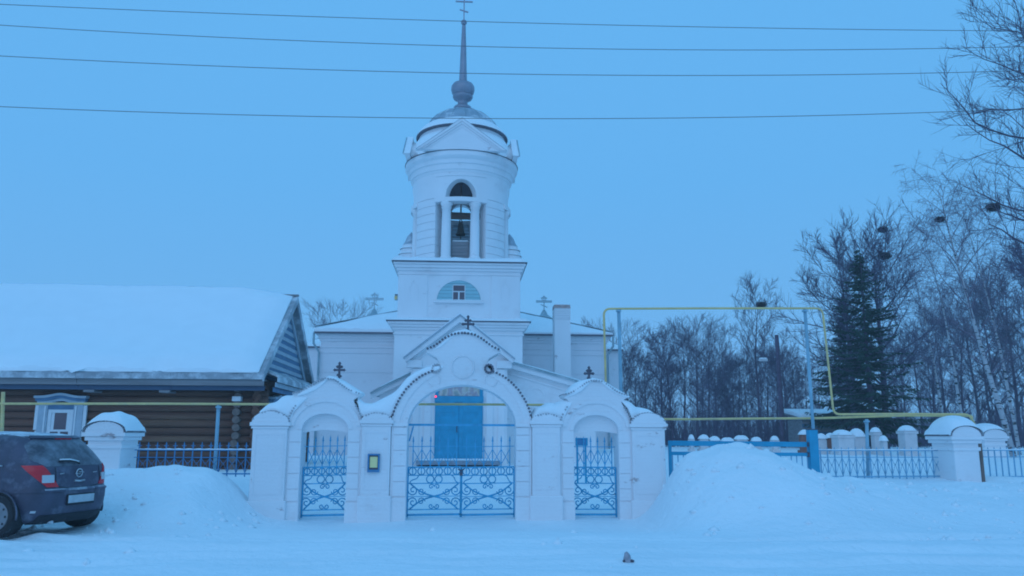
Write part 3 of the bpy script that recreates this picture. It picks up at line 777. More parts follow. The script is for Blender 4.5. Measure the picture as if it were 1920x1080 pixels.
for c in card:
    for k in range(ncourse):
        za = zb0 + (zl1 - zb0) * k / ncourse; zb_ = zb0 + (zl1 - zb0) * (k+1) / ncourse
        arc_wall(c + A_OP, c + PI/2 - A_OP, lambda t: za + 0.022, lambda t: zb_ - 0.008, RI, RS, 10).build('wall_course', WH, church)
    arc_wall(c + A_OP + 0.004, c + PI/2 - A_OP - 0.004, lambda t: zb0, lambda t: zl1 - 0.009, RI + 0.03, RS - 0.035, 8).build('wall_core', WH, church)
    # architrave over the columns, and wall with the arched head
    arc_wall(c - A_OP - 0.02, c + A_OP + 0.02, lambda t: zl0, lambda t: zl1, RI + 0.02, RS + 0.06, 12).build('architrave', WH, church)
    def fa(t, c=c):
        u = (t - c) / A_AR
        return zl1 + (zat - zl1) * math.sqrt(max(0, 1 - u*u)) if abs(u) < 1 else zl1
    n1 = 30
    arc_wall(c - A_AR, c + A_AR, fa, lambda t: ztop, RI, RS, n1).build('arch_head', WH, church)
    for s in (-1, 1):
        t0, t1 = sorted((c + s*A_AR, c + s*(A_OP + 0.012)))
        arc_wall(t0, t1, lambda t: zl1 + 0.001, lambda t: ztop, RI, RS - 0.001, 6).build('spandrel', WH, church)
        arc_wall(*sorted((c + s*(A_OP + 0.012), c + s*PI/4)), lambda t: zl1 + 0.012, lambda t: ztop, RI, RS, 6).build('wall_course', WH, church)
    # columns
    for s in (-1, 1):
        ang = c + s * math.asin(W(29.5, 430, YF) / RS)
        rc = RS - 0.20; cr = W(9.2, 430, YF)
        x, y = TX + rc*math.cos(ang), TA + rc*math.sin(ang)
        h = zl0 - zb0
        MB().lathe([(0, zb0), (cr*1.35, zb0), (cr*1.35, zb0+0.10), (cr*1.12, zb0+0.16), (cr, zb0+0.22), (cr*0.97, zb0+h*0.6), (cr*0.90, zl0-0.30), (cr*1.12, zl0-0.26), (cr*0.95, zl0-0.2), (cr*1.25, zl0-0.10), (cr*1.25, zl0-0.003), (0, zl0-0.003)], (x, y), 20).build('column', WH, church)
    # parapet of weathered boards between the columns
    if c == PI/2:      # the rear opening is boarded up
        yy = TA + RI + 0.2
        for k in range(15):
            zz = zb0 + 0.03 + (zl0 - zb0)*k/15
            MB().box(TX - W(46, 430, YF), TX + W(46, 430, YF), yy - 0.015, yy + 0.015, zz, zz + (zl0 - zb0)/15 - 0.015).build('shutter_board', M['pale_blue'], church)
    if c in (-PI/2, PI/2):
        rr = RI + 0.08
        yy = TA + rr * math.sin(c) * 0.96
        for k in range(5):
            zz = zb0 + 0.12 + 0.17*k
            MB().box(TX - W(17, 430, YF), TX + W(17, 430, YF), yy - 0.015, yy + 0.015, zz, zz + 0.15).build('parapet_board', M['grey_wood'], church)
        snow_slab(TX - W(17, 430, YF), TX + W(17, 430, YF), yy - 0.06, yy + 0.06, zb0 + 0.97, 0.05, 'parapet_snow', church, 6, 0.04, 10)
# band over the arch, cornice rings
arc_wall(-PI/2 - A_OP, -PI/2 + A_OP, lambda t: zat + 0.16, lambda t: zat + 0.24, RS - 0.01, RS + 0.04, 14).build('label_moulding', WH, church)
RC = W(104, 312, TA)
zt = cz(281, TA - RC)
hcor = zt - ztop
prof = [(RI, ztop - 0.002), (RS + 0.02, ztop - 0.002), (RS + 0.05, ztop + hcor*0.12), (RS + 0.10, ztop + hcor*0.14), (RS + 0.12, ztop + hcor*0.40), (RS + 0.20, ztop + hcor*0.44), (RS + 0.22, ztop + hcor*0.62), (RC - 0.06, ztop + hcor*0.70), (RC, ztop + hcor*0.78), (RC, zt), (RC - 0.9, zt + 0.03)]
MB().lathe(prof, (TX, TA), 72, smooth=False).build('drum_cornice', WH, church)
MB().lathe([(RC + 0.03, zt + 0.002), (RC + 0.03, zt + 0.03), (RC - 0.9, zt + 0.06)], (TX, TA), 72, smooth=False).build('cornice_tin', M['tile_dark'], church)
MB().lathe([(RC + 0.0, zt + 0.032), (RC - 0.12, zt + 0.12), (RC - 0.5, zt + 0.2), (RC - 0.95, zt + 0.22)], (TX, TA), 72).build('snow_cap', M['snow_cap'], church)
MB().lathe([(0, ztop - 0.02), (RI + 0.05, ztop - 0.02)], (TX, TA), 48).build('belfry_ceiling', M['ceiling_in'], church)
MB().lathe([(0, zb0 + 0.02), (RS - 0.05, zb0 + 0.02), (RS + 0.02, zb0 - 0.1)], (TX, TA), 48).build('belfry_floor', M['snow_cap'], church)
# base ring and the rounded shoulders at each side
MB().lathe([(RS + 0.02, zb0 + 0.05), (RS + 0.10, zb0 - 0.02), (RS + 0.12, zb0 - 0.30), (RS + 0.2, zb0 - 0.5), (RS-0.1, zb0 - 0.5)], (TX, TA), 64).build('drum_base', WH, church)
for s in (-1, 1):
    cx = TX + s * W(92, 470, TA)
    hz_ = cz(440, TA) - cz(492, TA); z0 = cz(494, TA)
    rr = W(23, 470, TA)
    MB().lathe([(rr, z0), (rr, z0 + hz_*0.22), (rr*0.9, z0 + hz_*0.26), (rr*0.86, z0 + hz_*0.42), (rr*0.74, z0 + hz_*0.46), (rr*0.70, z0 + hz_*0.60)], (cx, TA), 24, smooth=False).build('shoulder_step', WH, church)
    MB().lathe([(rr*0.70, z0 + hz_*0.60), (rr*0.50, z0 + hz_*0.74), (rr*0.34, z0 + hz_*0.92), (0.001, z0 + hz_*1.10)], (cx, TA), 24).build('shoulder_dome', M['dome_metal'], church)
    for hh, q in ((0.26, 1.02), (0.46, 0.9)):
        MB().lathe([(rr*q, z0 + hz_*hh + 0.003), (rr*q*0.95, z0 + hz_*hh + 0.06), (rr*0.6, z0 + hz_*hh + 0.10)], (cx, TA), 24).build('snow_cap', M['snow_cap'], church)

# pediments over the drum on four sides
RP = RC - 0.10
pz0 = zt + 0.03; pz1 = cz(224, TA - RP); phw = W(81, 285, TA - RP)
def rotp(pts, a): return [(TX + (x*math.cos(a) - y*math.sin(a)), TA + (x*math.sin(a) + y*math.cos(a)), z) for x, y, z in pts]
for a in (0, PI/2, PI, -PI/2):
    ped = MB(); 
    ped.prism([(-phw, pz0), (phw, pz0), (0, pz1)], -RP, -RP + 0.24); ped.v = rotp(ped.v, a)
    pd = ped.build('pediment', WH, church)
    def rake(f0, f1, y0, y1, nm, mat):
        ou = [(-phw*f0, pz0 + (1-f0)*0.3), (0, pz0 + (pz1-pz0)*f0), (phw*f0, pz0 + (1-f0)*0.3)]
        inn = [(-phw*f1, pz0 + (1-f1)*0.3), (0, pz0 + (pz1-pz0)*f1), (phw*f1, pz0 + (1-f1)*0.3)]
        m = ring_strip(ou, inn, y0, y1); m.v = rotp(m.v, a); m.build(nm, mat, pd)
    rake(1.035, 0.93, -RP - 0.10, -RP + 0.245, 'raking_cornice', WH)
    rake(0.92, 0.86, -RP - 0.07, -RP + 0.02, 'raking_moulding', WH)
    rake(0.80, 0.76, -RP - 0.03, -RP + 0.02, 'raking_moulding', WH)
    rake(1.048, 1.037, -RP - 0.115, -RP - 0.05, 'tin_edge', M['roof_metal'])
    rake(1.065, 1.037, -RP - 0.04, -RP + 0.25, 'snow_cap', M['snow_cap'])
    # sloping back filled with snow, falling towards the drum
    m = MB(); k = 0.42
    m.add([(-phw*0.97, -RP+0.25, pz0+0.05), (phw*0.97, -RP+0.25, pz0+0.05), (0, -RP+0.25, pz1-0.12), (-phw*0.6, -RP+1.3, pz0+0.1), (phw*0.6, -RP+1.3, pz0+0.1), (0, -RP+1.5, pz0+0.25)],
          [(0,2,5,3), (2,1,4,5), (3,5,4), (0,3,4,1), (0,1,2)], True)
    m.v = rotp(m.v, a); m.build('snow_drift', M['snow_cap'], pd)
# low drum, tin skirt and dome
def lr_(dx, y): return (W(dx, y, TA), cz(y, TA))
MB().lathe([(W(80, 270, TA), zt), lr_(80, 266)], (TX, TA), 48).build('dome_drum', M['pale_wall'], church)
MB().lathe([(RC - 0.15, zt + 0.1), (W(90, 280, TA), cz(284, TA)), (W(84, 275, TA), cz(274, TA)), (W(79, 270, TA), cz(271, TA))], (TX, TA), 48).build('snow_cap', M['snow_cap'], church)
MB().lathe([lr_(79, 266), lr_(85, 265.5), lr_(85.5, 263.5), lr_(74, 250), lr_(66, 246)], (TX, TA), 48, smooth=False).build('dome_skirt', M['tile_dark'], church)
MB().lathe([lr_(85.5, 263), lr_(84.5, 260), lr_(78, 252), lr_(71, 246), lr_(65, 245)], (TX, TA), 48).build('snow_cap', M['snow_cap'], church)
dome = MB().lathe([lr_(68, 246), lr_(66, 241), lr_(61, 234), lr_(53, 226), lr_(43, 219), lr_(31, 213.5), lr_(18, 210), lr_(0.1, 208)], (TX, TA), 48).build('dome', M['dome_metal'], church)
for k in range(16):
    t = k * PI / 8 + 0.1
    pts = [(TX + r_*1.004*math.cos(t), TA + r_*1.004*math.sin(t), z) for r_, z in (lr_(66.5, 242), lr_(61, 234), lr_(53, 226), lr_(43, 219), lr_(31, 213.5), lr_(18, 210))]
    MB().tube(pts, 0.018, 4).build('dome_seam', M['roof_metal'], dome)
SX = TX
spire = MB().lathe([lr_(0.1, 207), lr_(17, 207.5), lr_(18, 205), lr_(16, 201), lr_(10, 199.5), lr_(9, 192), lr_(10, 190), lr_(17, 186), lr_(19, 182), lr_(18, 179.5), lr_(17, 179)], (SX, TA), 32).build('finial_neck', M['spire_metal'], church)
MB().lathe([lr_(17, 179), lr_(20.5, 175), lr_(22, 169), lr_(21.5, 163), lr_(18, 158), lr_(12, 155.5), lr_(7.5, 154)], (SX, TA), 32).build('onion_ball', M['spire_metal'], church)
MB().lathe([lr_(7.5, 154.5), lr_(6.6, 130), lr_(5.2, 90), lr_(3.4, 48)], (SX, TA), 10, smooth=False).build('spire', M['spire_metal'], church)
bc = cz(42, TA); br = W(5.6, 42, TA)
MB().lathe([(br*math.sin(t*PI/8)+0.001, bc - br*math.cos(t*PI/8)) for t in range(9)], (SX, TA), 16).build('spire_ball', M['spire_metal'], church)
ch = cz(-22, TA) - cz(38, TA)
m = MB().box(SX-0.03, SX+0.03, TA-0.03, TA+0.03, bc, bc+ch)
w = W(16, 2, TA); zz = cz(3, TA); m.box(SX-w, SX+w, TA-0.032, TA+0.032, zz-0.03, zz+0.03)
w = W(8, -10, TA); zz = cz(-10, TA); m.box(SX-w, SX+w, TA-0.032, TA+0.032, zz-0.03, zz+0.03)
w = W(8, 20, TA); zz = cz(20.5, TA); m.bar((SX-w, TA, zz+0.07), (SX+w, TA, zz-0.07), 0.05, 0.066)
m.build('spire_cross', M['spire_metal'], church)

# bell and its beams
MB().box(TX - RI, TX + RI, TA - 0.6, TA - 0.42, cz(411, TA - 0.5), cz(404, TA - 0.5)).build('bell_beam', M['brown_wood'], church)
MB().bar((TX - 1.5, TA + 0.9, cz(392, TA)), (TX + 1.2, TA + 0.5, cz(399, TA)), 0.16, 0.2).build('bell_beam', M['brown_wood'], church)
MB().bar((TX, TA - 0.5, cz(404, TA)), (TX, TA - 0.5, ztop - 0.02), 0.08).build('bell_hanger', M['brown_wood'], church)
bz0, bz1 = cz(441, TA - 0.5), cz(414, TA - 0.5); bh = bz1 - bz0; brr = W(9.5, 440, TA - 0.5)
bell = thing('church_bell', 'dark bronze bell hanging in the front opening of the tower', 'bell', (TX, TA - 0.5, bz0))
MB().lathe([(brr*0.9, bz0), (brr, bz0), (brr*0.95, bz0+bh*0.06), (brr*0.72, bz0+bh*0.22), (brr*0.58, bz0+bh*0.5), (brr*0.50, bz0+bh*0.75), (brr*0.38, bz0+bh*0.86), (0.001, bz0+bh*0.9)], (TX, TA - 0.5), 28).build('bell_body', M['bell'], bell)
MB().lathe([(0.001, bz0 - 0.22), (0.055, bz0 - 0.14), (0.02, bz0 - 0.06), (0.015, bz0 + bh*0.5)], (TX, TA - 0.5), 10).build('clapper', M['bell'], bell)
MB().tube([(TX - 0.07, TA - 0.5, bz0 + bh*0.86), (TX - 0.06, TA - 0.5, bz1), (TX, TA - 0.5, bz1 + 0.08), (TX + 0.06, TA - 0.5, bz1), (TX + 0.07, TA - 0.5, bz0 + bh*0.86)], 0.022, 6).build('crown_loop', M['bell'], bell)

# nave behind the tower
NY = 42.0
NX0, NX1 = P(600, 680, NY).x, P(1137, 680, NY).x
nz1 = cz(628, NY); NYB = 60.0
MB().box(NX0, NX1, NY, NYB, 0.0, nz1).build('nave_wall', M['pale_wall'], church)
for za, zb_, ex in ((nz1 - 1.02, nz1 - 0.95, 0.04), (nz1 - 0.74, nz1 - 0.66, 0.05), (nz1 - 0.40, nz1 - 0.26, 0.06), (nz1 - 0.26, nz1 - 0.12, 0.12), (nz1 - 0.12, nz1 - 0.002, 0.2), (nz1 - 2.02, nz1 - 1.96, 0.03)):
    MB().box(NX0 - ex, NX1 + ex, NY - ex, NYB + ex, za, zb_).build('nave_cornice', M['pale_wall'], church)
ex = 0.32
xm = (NX0 + NX1) / 2; rz_ = nz1 + 2.9
def hip(d, dz, name, mat):
    a = [(NX0 - ex - d, NY - ex - d, nz1 + dz*0.2), (NX1 + ex + d, NY - ex - d, nz1 + dz*0.2), (NX1 + ex + d, NYB, nz1 + dz*0.2), (NX0 - ex - d, NYB, nz1 + dz*0.2)]
    b = [(p[0], p[1], p[2] + 0.05 + dz) for p in a]
    r1, r2 = (xm, NY + 7.2, rz_ + dz), (xm, NYB - 5, rz_ + dz)
    m = MB().add(a + b + [r1, r2], [(0,3,2,1), (0,1,5,4), (1,2,6,5), (2,3,7,6), (3,0,4,7), (4,5,8), (5,6,9,8), (6,7,9), (7,4,8,9)])
    return m.build(name, mat, church)
hip(0.0, 0.0, 'nave_roof', M['roof_metal'])
# gutter edge lines
MB().bar((NX0 - ex, NY - ex - 0.03, nz1 + 0.01), (NX1 + ex, NY - ex - 0.03, nz1 + 0.01), 0.06, 0.09).build('gutter', M['tile_dark'], church)
# snow on the front hip and the left slope; a bare strip stays next to the tower on the right
def roof_pt(u, v, lift=0.0):
    """front hip plane: u across -1..1, v up 0..1"""
    e0 = Vector((NX0 - ex, NY - ex, nz1 + 0.05)); e1 = Vector((NX1 + ex, NY - ex, nz1 + 0.05)); r1 = Vector((xm, NY + 7.2, rz_))
    base = e0.lerp(e1, (u + 1) / 2)
    p = base.lerp(r1, v); p.z += lift
    return p
rng = np.random.RandomState(4)
def snow_roof(u0, u1, vmax, t, name):
    rows = []
    nu, nv = 22, 12
    for j in range(nv + 1):
        row = []
        for i in range(nu + 1):
            u = u0 + (u1-u0)*i/nu; v = vmax(u) * j/nv
            edge = min(1.0, j/1.6 + 0.35, (i + 0.4)/1.2, (nu - i + 0.4)/1.2) ** 0.5 if j < nv else 0.1
            row.append(roof_pt(u, v, 0.01 + t*edge*(0.85 + 0.3*rng.rand())))
        rows.append(row)
    m = MB().grid(rows)
    m.grid([[roof_pt(u0 + (u1-u0)*i/nu, 0, 0.0) for i in range(nu+1)], rows[0]])
    m.build(name, M['snow_cap'], church)
snow_roof(-1.0, 0.0, lambda u: 0.98, 0.30, 'roof_snow')
snow_roof(0.0, 1.0, lambda u: 0.98 if u > 0.60 else 0.42, 0.16, 'roof_snow')
m = MB().grid([[(NX0 - ex - 0.02, NY - ex + (NYB - NY)*k/10, nz1 + 0.36 + 0.05*math.sin(k*2.1)) for k in range(11)], [(xm, NY + 7.2 + (NYB - 5 - NY - 7.2)*k/10, rz_ + 0.3) for k in range(11)]])
m.build('roof_snow', M['snow_cap'], church)
m = MB().grid([[(NX1 + ex + 0.02, NY - ex + (NYB - NY)*k/10, nz1 + 0.22 + 0.05*math.sin(k*2.1)) for k in range(11)], [(xm, NY + 7.2 + (NYB - 5 - NY - 7.2)*k/10, rz_ + 0.2) for k in range(11)]])
m.build('roof_snow', M['snow_cap'], church)
# roof crosses on little pedestals
for px_, yt, yb in ((702, 550, 588), (1020, 556, 590)):
    Yc = 47.5
    x = P(px_, 570, Yc).x; z0 = P(px_, yb, Yc).z
    MB().lathe([(0.55, z0 - 1.5), (0.5, z0 - 0.2), (0.22, z0), (0.12, z0 + 0.22), (0.05, z0 + 0.3)], (x, Yc), 8, smooth=False).build('cross_pedestal', M['roof_metal'], church)
    ortho_cross('roof_cross', x, Yc, z0 + 0.15, P(px_, yt, Yc).z - z0 - 0.15, church, M['roof_metal'], 0.055, double=True, span=0.85)
# chimney with bare brick at the top
x0, x1 = P(1040, 640, 39).x, P(1070, 640, 39).x
zt_ = cz(569, 39); zk = cz(596, 39)
MB().box(x0, x1, 39, 39.85, 1.5, zk).build('chimney', WH, church)
nrow = 8
for k in range(nrow):
    za = zk + (zt_ - zk)*k/nrow; zb_ = zk + (zt_ - zk)*(k+1)/nrow
    e = 0.0 if k % 2 else 0.012
    mt = M['red_brick'] if k >= nrow - 2 else WH
    MB().box(x0 - e, x1 + e, 39 - e, 39.85 + e, za + 0.012, zb_).build('brick_course', mt, church)
MB().box(x0 + 0.02, x1 - 0.02, 39.02, 39.83, zk, zt_ - 0.02).build('chimney_core', M['concrete'], church)
snow_slab(x0 - 0.01, x1 + 0.01, 38.99, 39.86, zt_, 0.06, 'chimney_snow', church, 8, 0.1, 8)
# side chapels showing past the nave, with downpipes
for s, pa, pb, pt, Yc in ((-1, 574, 604, 655, 45.0), (1, 1130, 1164, 655, 45.0)):
    x0, x1 = P(pa, 690, Yc).x, P(pb, 690, Yc).x; zt_ = cz(pt, Yc)
    MB().box(x0, x1, Yc, Yc + 8, 0, zt_).build('side_chapel', M['pale_wall'], church)
    MB().box(x0 - 0.15, x1 + 0.15, Yc - 0.15, Yc + 8, zt_, zt_ + 0.07).build('chapel_eaves', M['tile_dark'], church)
    m = MB().prism_x([(Yc - 0.18, zt_ + 0.072), (Yc + 0.1, zt_ + 0.24), (Yc + 3.5, zt_ + 0.9), (Yc + 8, zt_ + 0.9), (Yc + 8, zt_ + 0.072)], x0 - 0.18, x1 + 0.18)
    bevel(m.build('roof_snow', M['snow_cap'], church), 0.1, 3)
    xe = NX1 + 0.1 if s > 0 else NX0 - 0.1
    ze = cz(628, NY)
    MB().tube([(xe + s*0.22, NY - 0.35, ze), (xe + s*0.22, NY - 0.33, ze - 0.55), (xe - s*0.05, NY - 0.12, ze - 1.0), (xe - s*0.05, NY - 0.12, 0.5)], 0.06, 8).build('downpipe', M['roof_metal'], church)

# wide low vestibule in front of the tower
VY = 33.0
vw = W(250, 740, VY); vz0 = cz(729, VY); vza = cz(659, VY); VX = P(866, 740, VY).x
vwl = W(152, 740, VY); vzl = cz(735, VY)
MB().prism([(VX - vwl, 0.0), (VX + vw, 0.0), (VX + vw, vz0), (VX, vza), (VX - vwl, vzl)], VY, TA - HB + 0.3).build('vestibule_wall', WH, church)
vwr, vzr = vw, vz0
for s in (-1, 1):
    vw, vz0 = (vwr, vzr) if s > 0 else (vwl, vzl)
    sl = (vza - vz0) / vw
    p0 = (VX, vza + 0.06); p1 = (VX + s*(vw + 0.35), vz0 - 0.35*sl + 0.06)
    MB().prism([p0, p1, (p1[0], p1[1] + 0.07), (p0[0], p0[1] + 0.07)], VY - 0.30, TA - HB).build('vestibule_roof', M['roof_metal'], church)
    MB().prism([(p0[0], p0[1] - 0.002), (p1[0], p1[1] - 0.002), (p1[0], p1[1] - 0.20), (p0[0], p0[1] - 0.20)], VY - 0.22, VY + 0.01).build('raking_cornice', WH, church)
    MB().prism([(p0[0], p0[1] - 0.36), (p1[0] - s*0.4, p1[1] - 0.30), (p1[0] - s*0.4, p1[1] - 0.36), (p0[0], p0[1] - 0.42)], VY - 0.06, VY + 0.01).build('raking_moulding', WH, church)
    q0 = Vector((p0[0], 0, p0[1] + 0.075)); q1 = Vector((p1[0], 0, p1[1] + 0.075))
    rows = []
    for j in range(9):
        yy = VY - 0.28 + (TA - HB - VY + 0.28) * j / 8
        row = []
        for i in range(21):
            p = q0.lerp(q1, i/20)
            h = 0.13 * min(1, (20 - i + 0.3)/2.5) ** 0.5 * min(1.0, 0.12 + j*0.55) * (0.85 + 0.3*rng.rand())
            row.append((p.x, yy, p.z + h))
        rows.append(row)
    m = MB().grid(rows); m.build('roof_snow', M['snow_cap'], church)
    # horizontal cornice and the little blind half-round
    a, b = sorted((VX + s*W(106, 740, VY), VX + s*(vw + 0.05)))
    MB().box(a, b, VY - 0.07, VY + 0.02, cz(757, VY), cz(752, VY)).build('string_course', WH, church)
    cx = VX + s*W(138, 740, VY)
    ring_strip(arc_pts(cx, 0.38, 0.36, cz(741, VY), 14), arc_pts(cx, 0.30, 0.28, cz(741, VY), 14), VY - 0.04, VY + 0.02).build('blind_lunette', WH, church)

# tall gabled porch with the blue door
PY = 31.0
pw = W(90, 700, PY); PXC = P(862, 640, PY).x; pzb = cz(675, PY); pza = cz(594, PY); pgw = W(103, 640, PY)
sl = (pza - pzb) / pgw
MB().prism([(PXC - pw, 0.0), (PXC + pw, 0.0), (PXC + pw, pzb + (pgw - pw)*sl - 0.02), (PXC, pza - 0.02), (PXC - pw, pzb + (pgw - pw)*sl - 0.02)], PY, TA - HB + 0.2).build('porch_wall', WH, church)
for s in (-1, 1):
    p0 = (PXC, pza); p1 = (PXC + s*pgw, pzb)
    MB().prism([p0, p1, (p1[0], p1[1] + 0.06), (p0[0], p0[1] + 0.06)], PY - 0.36, TA - HB).build('porch_roof', M['pale_blue'], church)
    MB().prism([(p0[0], p0[1] - 0.002), (p1[0], p1[1] - 0.002), (p1[0] - s*0.10, p1[1] - 0.12), (p0[0], p0[1] - 0.24)], PY - 0.30, PY + 0.01).build('raking_cornice', WH, church)
    MB().prism([(p0[0], p0[1] - 0.40), (p1[0] - s*0.5, p1[1] + 0.5*sl - 0.40), (p1[0] - s*0.5, p1[1] + 0.5*sl - 0.46), (p0[0], p0[1] - 0.46)], PY - 0.05, PY + 0.01).build('raking_moulding', WH, church)
    bevel(MB().box(*sorted((PXC + s*(pw - 0.42), PXC + s*(pgw - 0.12))), PY - 0.16, PY + 0.1, pzb - 0.32, pzb - 0.02).build('porch_return', WH, church), 0.02)
    # snow skin on the porch roof, thicker behind
    MB().prism([(p0[0], p0[1] + 0.062), (p1[0] - s*0.1, p1[1] + 0.062 + 0.1*sl), (p1[0] - s*0.2, p1[1] + 0.20 + 0.2*sl), (p0[0], p0[1] + 0.22)], PY + 0.3, TA - HB).build('roof_snow', M['snow_cap'], church)
    for k, dx in enumerate((58, 80)):
        bevel(MB().box(PXC + s*W(dx, 780, PY) - 0.13, PXC + s*W(dx, 780, PY) + 0.13, PY - 0.07, PY + 0.02, 0.6, pzb - 0.35).build('porch_pilaster', WH, church), 0.01)
dx0, dx1 = P(815, 800, PY).x, P(905, 800, PY).x
dz0, dz1, dzt = cz(861, PY), cz(744, PY), cz(700, PY)
dxm = (dx0 + dx1) / 2
door = MB().box(dx0, dx1, PY - 0.06, PY + 0.02, dz0, dz1).build('door', M['blue'], church)
tr = arc_pts(dxm, (dx1-dx0)/2, dzt - dz1 - 0.35, dz1 + 0.35, 16)
MB().prism([(dx1, dz1)] + tr + [(dx0, dz1)], PY - 0.055, PY + 0.02).build('transom', M['blue'], church)
for q in (0, 1):
    a = dx0 + 0.05 if q == 0 else dxm + 0.012; b = dxm - 0.012 if q == 0 else dx1 - 0.05
    lf = MB().box(a, b, PY - 0.085, PY - 0.061, dz0 + 0.01, dz1 - 0.22).build('door_leaf', M['blue'], church)
    for za, zb_ in ((0.12, 0.95), (1.08, 1.62), (1.75, 2.15)):
        bevel(MB().box(a + 0.14, b - 0.14, PY - 0.095, PY - 0.084, dz0 + za, dz0 + zb_).build('door_panel', M['blue'], lf), 0.008, 1)
MB().tube([(dxm - 0.07, PY - 0.10, dz0 + 1.0), (dxm - 0.07, PY - 0.13, dz0 + 1.03), (dxm - 0.07, PY - 0.13, dz0 + 1.2), (dxm - 0.07, PY - 0.10, dz0 + 1.23)], 0.015, 6).build('door_handle', M['iron_dark'], church)
MB().box(dx0 - 0.02, dx1 + 0.02, PY - 0.11, PY - 0.05, dz1 - 0.20, dz1 + 0.02).build('door_lintel', M['blue'], church)
def icon_mat():
    m = bpy.data.materials.new('faded_painting'); m.use_nodes = True
    t = m.node_tree; N = t.nodes; L = t.links; b = N['Principled BSDF']
    c = N.new('ShaderNodeTexCoord'); mp = N.new('ShaderNodeMapping'); mp.inputs['Scale'].default_value = (2.1, 1, 1.2)
    L.new(c.outputs['Object'], mp.inputs[0])
    v = N.new('ShaderNodeTexNoise'); v.inputs['Scale'].default_value = 1.9; v.inputs['Detail'].default_value = 4
    L.new(mp.outputs[0], v.inputs['Vector'])
    r_ = N.new('ShaderNodeValToRGB'); el = r_.color_ramp.elements
    el[0].position = 0.30; el[0].color = (0.30, 0.32, 0.32, 1); el[1].position = 0.72; el[1].color = (0.56, 0.52, 0.52, 1)
    for p, q in ((0.40, (0.36, 0.38, 0.36, 1)), (0.46, (0.52, 0.46, 0.38, 1)), (0.52, (0.62, 0.58, 0.56, 1)), (0.58, (0.46, 0.34, 0.35, 1)), (0.64, (0.42, 0.38, 0.46, 1))):
        e_ = el.new(p); e_.color = q
    L.new(v.outputs['Fac'], r_.inputs[0]); L.new(r_.outputs[0], b.inputs['Base Color']); b.inputs['Roughness'].default_value = 0.6
    return m
it = arc_pts(dxm, (dx1-dx0)/2 - 0.13, dzt - dz1 - 0.46, dz1 + 0.33, 16)
MB().prism([(dx1 - 0.13, dz1 + 0.03)] + it + [(dx0 + 0.13, dz1 + 0.03)], PY - 0.07, PY - 0.05).build('transom_painting', icon_mat(), church)
# steps in front of the door
sz = dz0 - 0.02
for k in range(1):
    bevel(MB().box(dxm - W(76, 860, PY) - 0.12*k, dxm + W(76, 860, PY) + 0.12*k, PY - 1.1 - 0.33*k, PY - 0.01, sz - 0.16*(k+1), sz - 0.16*k - 0.002).build('step', M['concrete'], church), 0.015)
snow_slab(dxm - W(74, 860, PY), dxm + W(74, 860, PY), PY - 1.02, PY - 0.1, sz, 0.05, 'step_snow', church, 12, 0.2, 16)

# tiny red lamp by the transom and a floodlight on the tower corner
rl = thing('red_lamp', 'tiny glowing red lamp at left of the painting above the door', 'lamp', (dx0, PY - 0.12, dz1))
rm = bpy.data.materials.new('red_glow'); rm.use_nodes = True
b_ = rm.node_tree.nodes['Principled BSDF']; b_.inputs['Base Color'].default_value = (0.6, 0.02, 0.05, 1)
b_.inputs['Emission Color'].default_value = (1.0, 0.06, 0.16, 1); b_.inputs['Emission Strength'].default_value = 1.6
x, z = P(817, 743.5, PY - 0.15).x, P(817, 743.5, PY - 0.15).z
MB().lathe([(0.042*math.sin(k*PI/8)+0.0005, z - 0.042*math.cos(k*PI/8)) for k in range(9)], (x, PY - 0.15), 12).build('bulb', rm, rl)
MB().box(x - 0.035, x + 0.035, PY - 0.15, PY - 0.055, z - 0.02, z + 0.02).build('bracket', M['iron_dark'], rl)
fx, fz = P(747, 558, 37.0).x, P(747, 558, 37.0).z
fl = thing('floodlight', 'small yellowish floodlight on bracket at the left side of tower', 'floodlight', (fx, 37.0, fz))
bevel(MB().box(fx - 0.16, fx + 0.06, 36.9, 37.15, fz - 0.12, fz + 0.10).build('housing', M['roof_metal'], fl), 0.02)
MB().box(fx - 0.175, fx - 0.04, 36.88, 36.899, fz - 0.11, fz + 0.06).build('reflector', M['yellow'], fl)
MB().box(fx - 0.16, fx + 0.08, 36.88, 37.16, fz + 0.102, fz + 0.14).build('visor', M['tile_dark'], fl)
MB().bar((fx + 0.05, 37.05, fz), (TX - HU, 37.05, fz - 0.05), 0.04).build('bracket', M['iron_dark'], fl)

# ------------------------------------------------------------------ log house
HY = 25.0                                      # front wall
HXR = P(496, 700, 24.3).x                      # verge of the roof
HXW = HXR - 0.30                               # gable wall
HXL = HXR - 13.5
HYB = HY + 6.9
HE = P(300, 700, 24.3).z                       # eaves
HRY = (HY + HYB) / 2; HR = P(556, 551, HRY).z - 0.12
house = thing('log_house', 'brown log house with carved pale blue windows and thick snow on the roof', 'house', ((HXL + HXR)/2, HRY, 0.5))
ld = 0.232
nlog = 13
zlog0 = HE - 0.18 - nlog*ld
rl_ = random.Random(3)
def log_mesh(L, r_, wob, n=10):
    m = MB(); pts = []; rad = []
    for k in range(7):
        pts.append((L*k/6, rl_.uniform(-wob, wob), rl_.uniform(-wob, wob))); rad.append(r_*(1 + rl_.uniform(-0.04, 0.04)))
    m.tube(pts, rad, n); return m
variants = [log_mesh(HXW + 0.28 - HXL, ld/2*1.06, 0.008).mesh('log', M['log']) for _ in range(4)]
svar = [log_mesh(HYB - HY + 0.56, ld/2*1.06, 0.008).mesh('log', M['log']) for _ in range(3)]
endm = log_mesh(0.5, ld/2*0.98, 0.006, 12).mesh('log_end', M['log_end'])
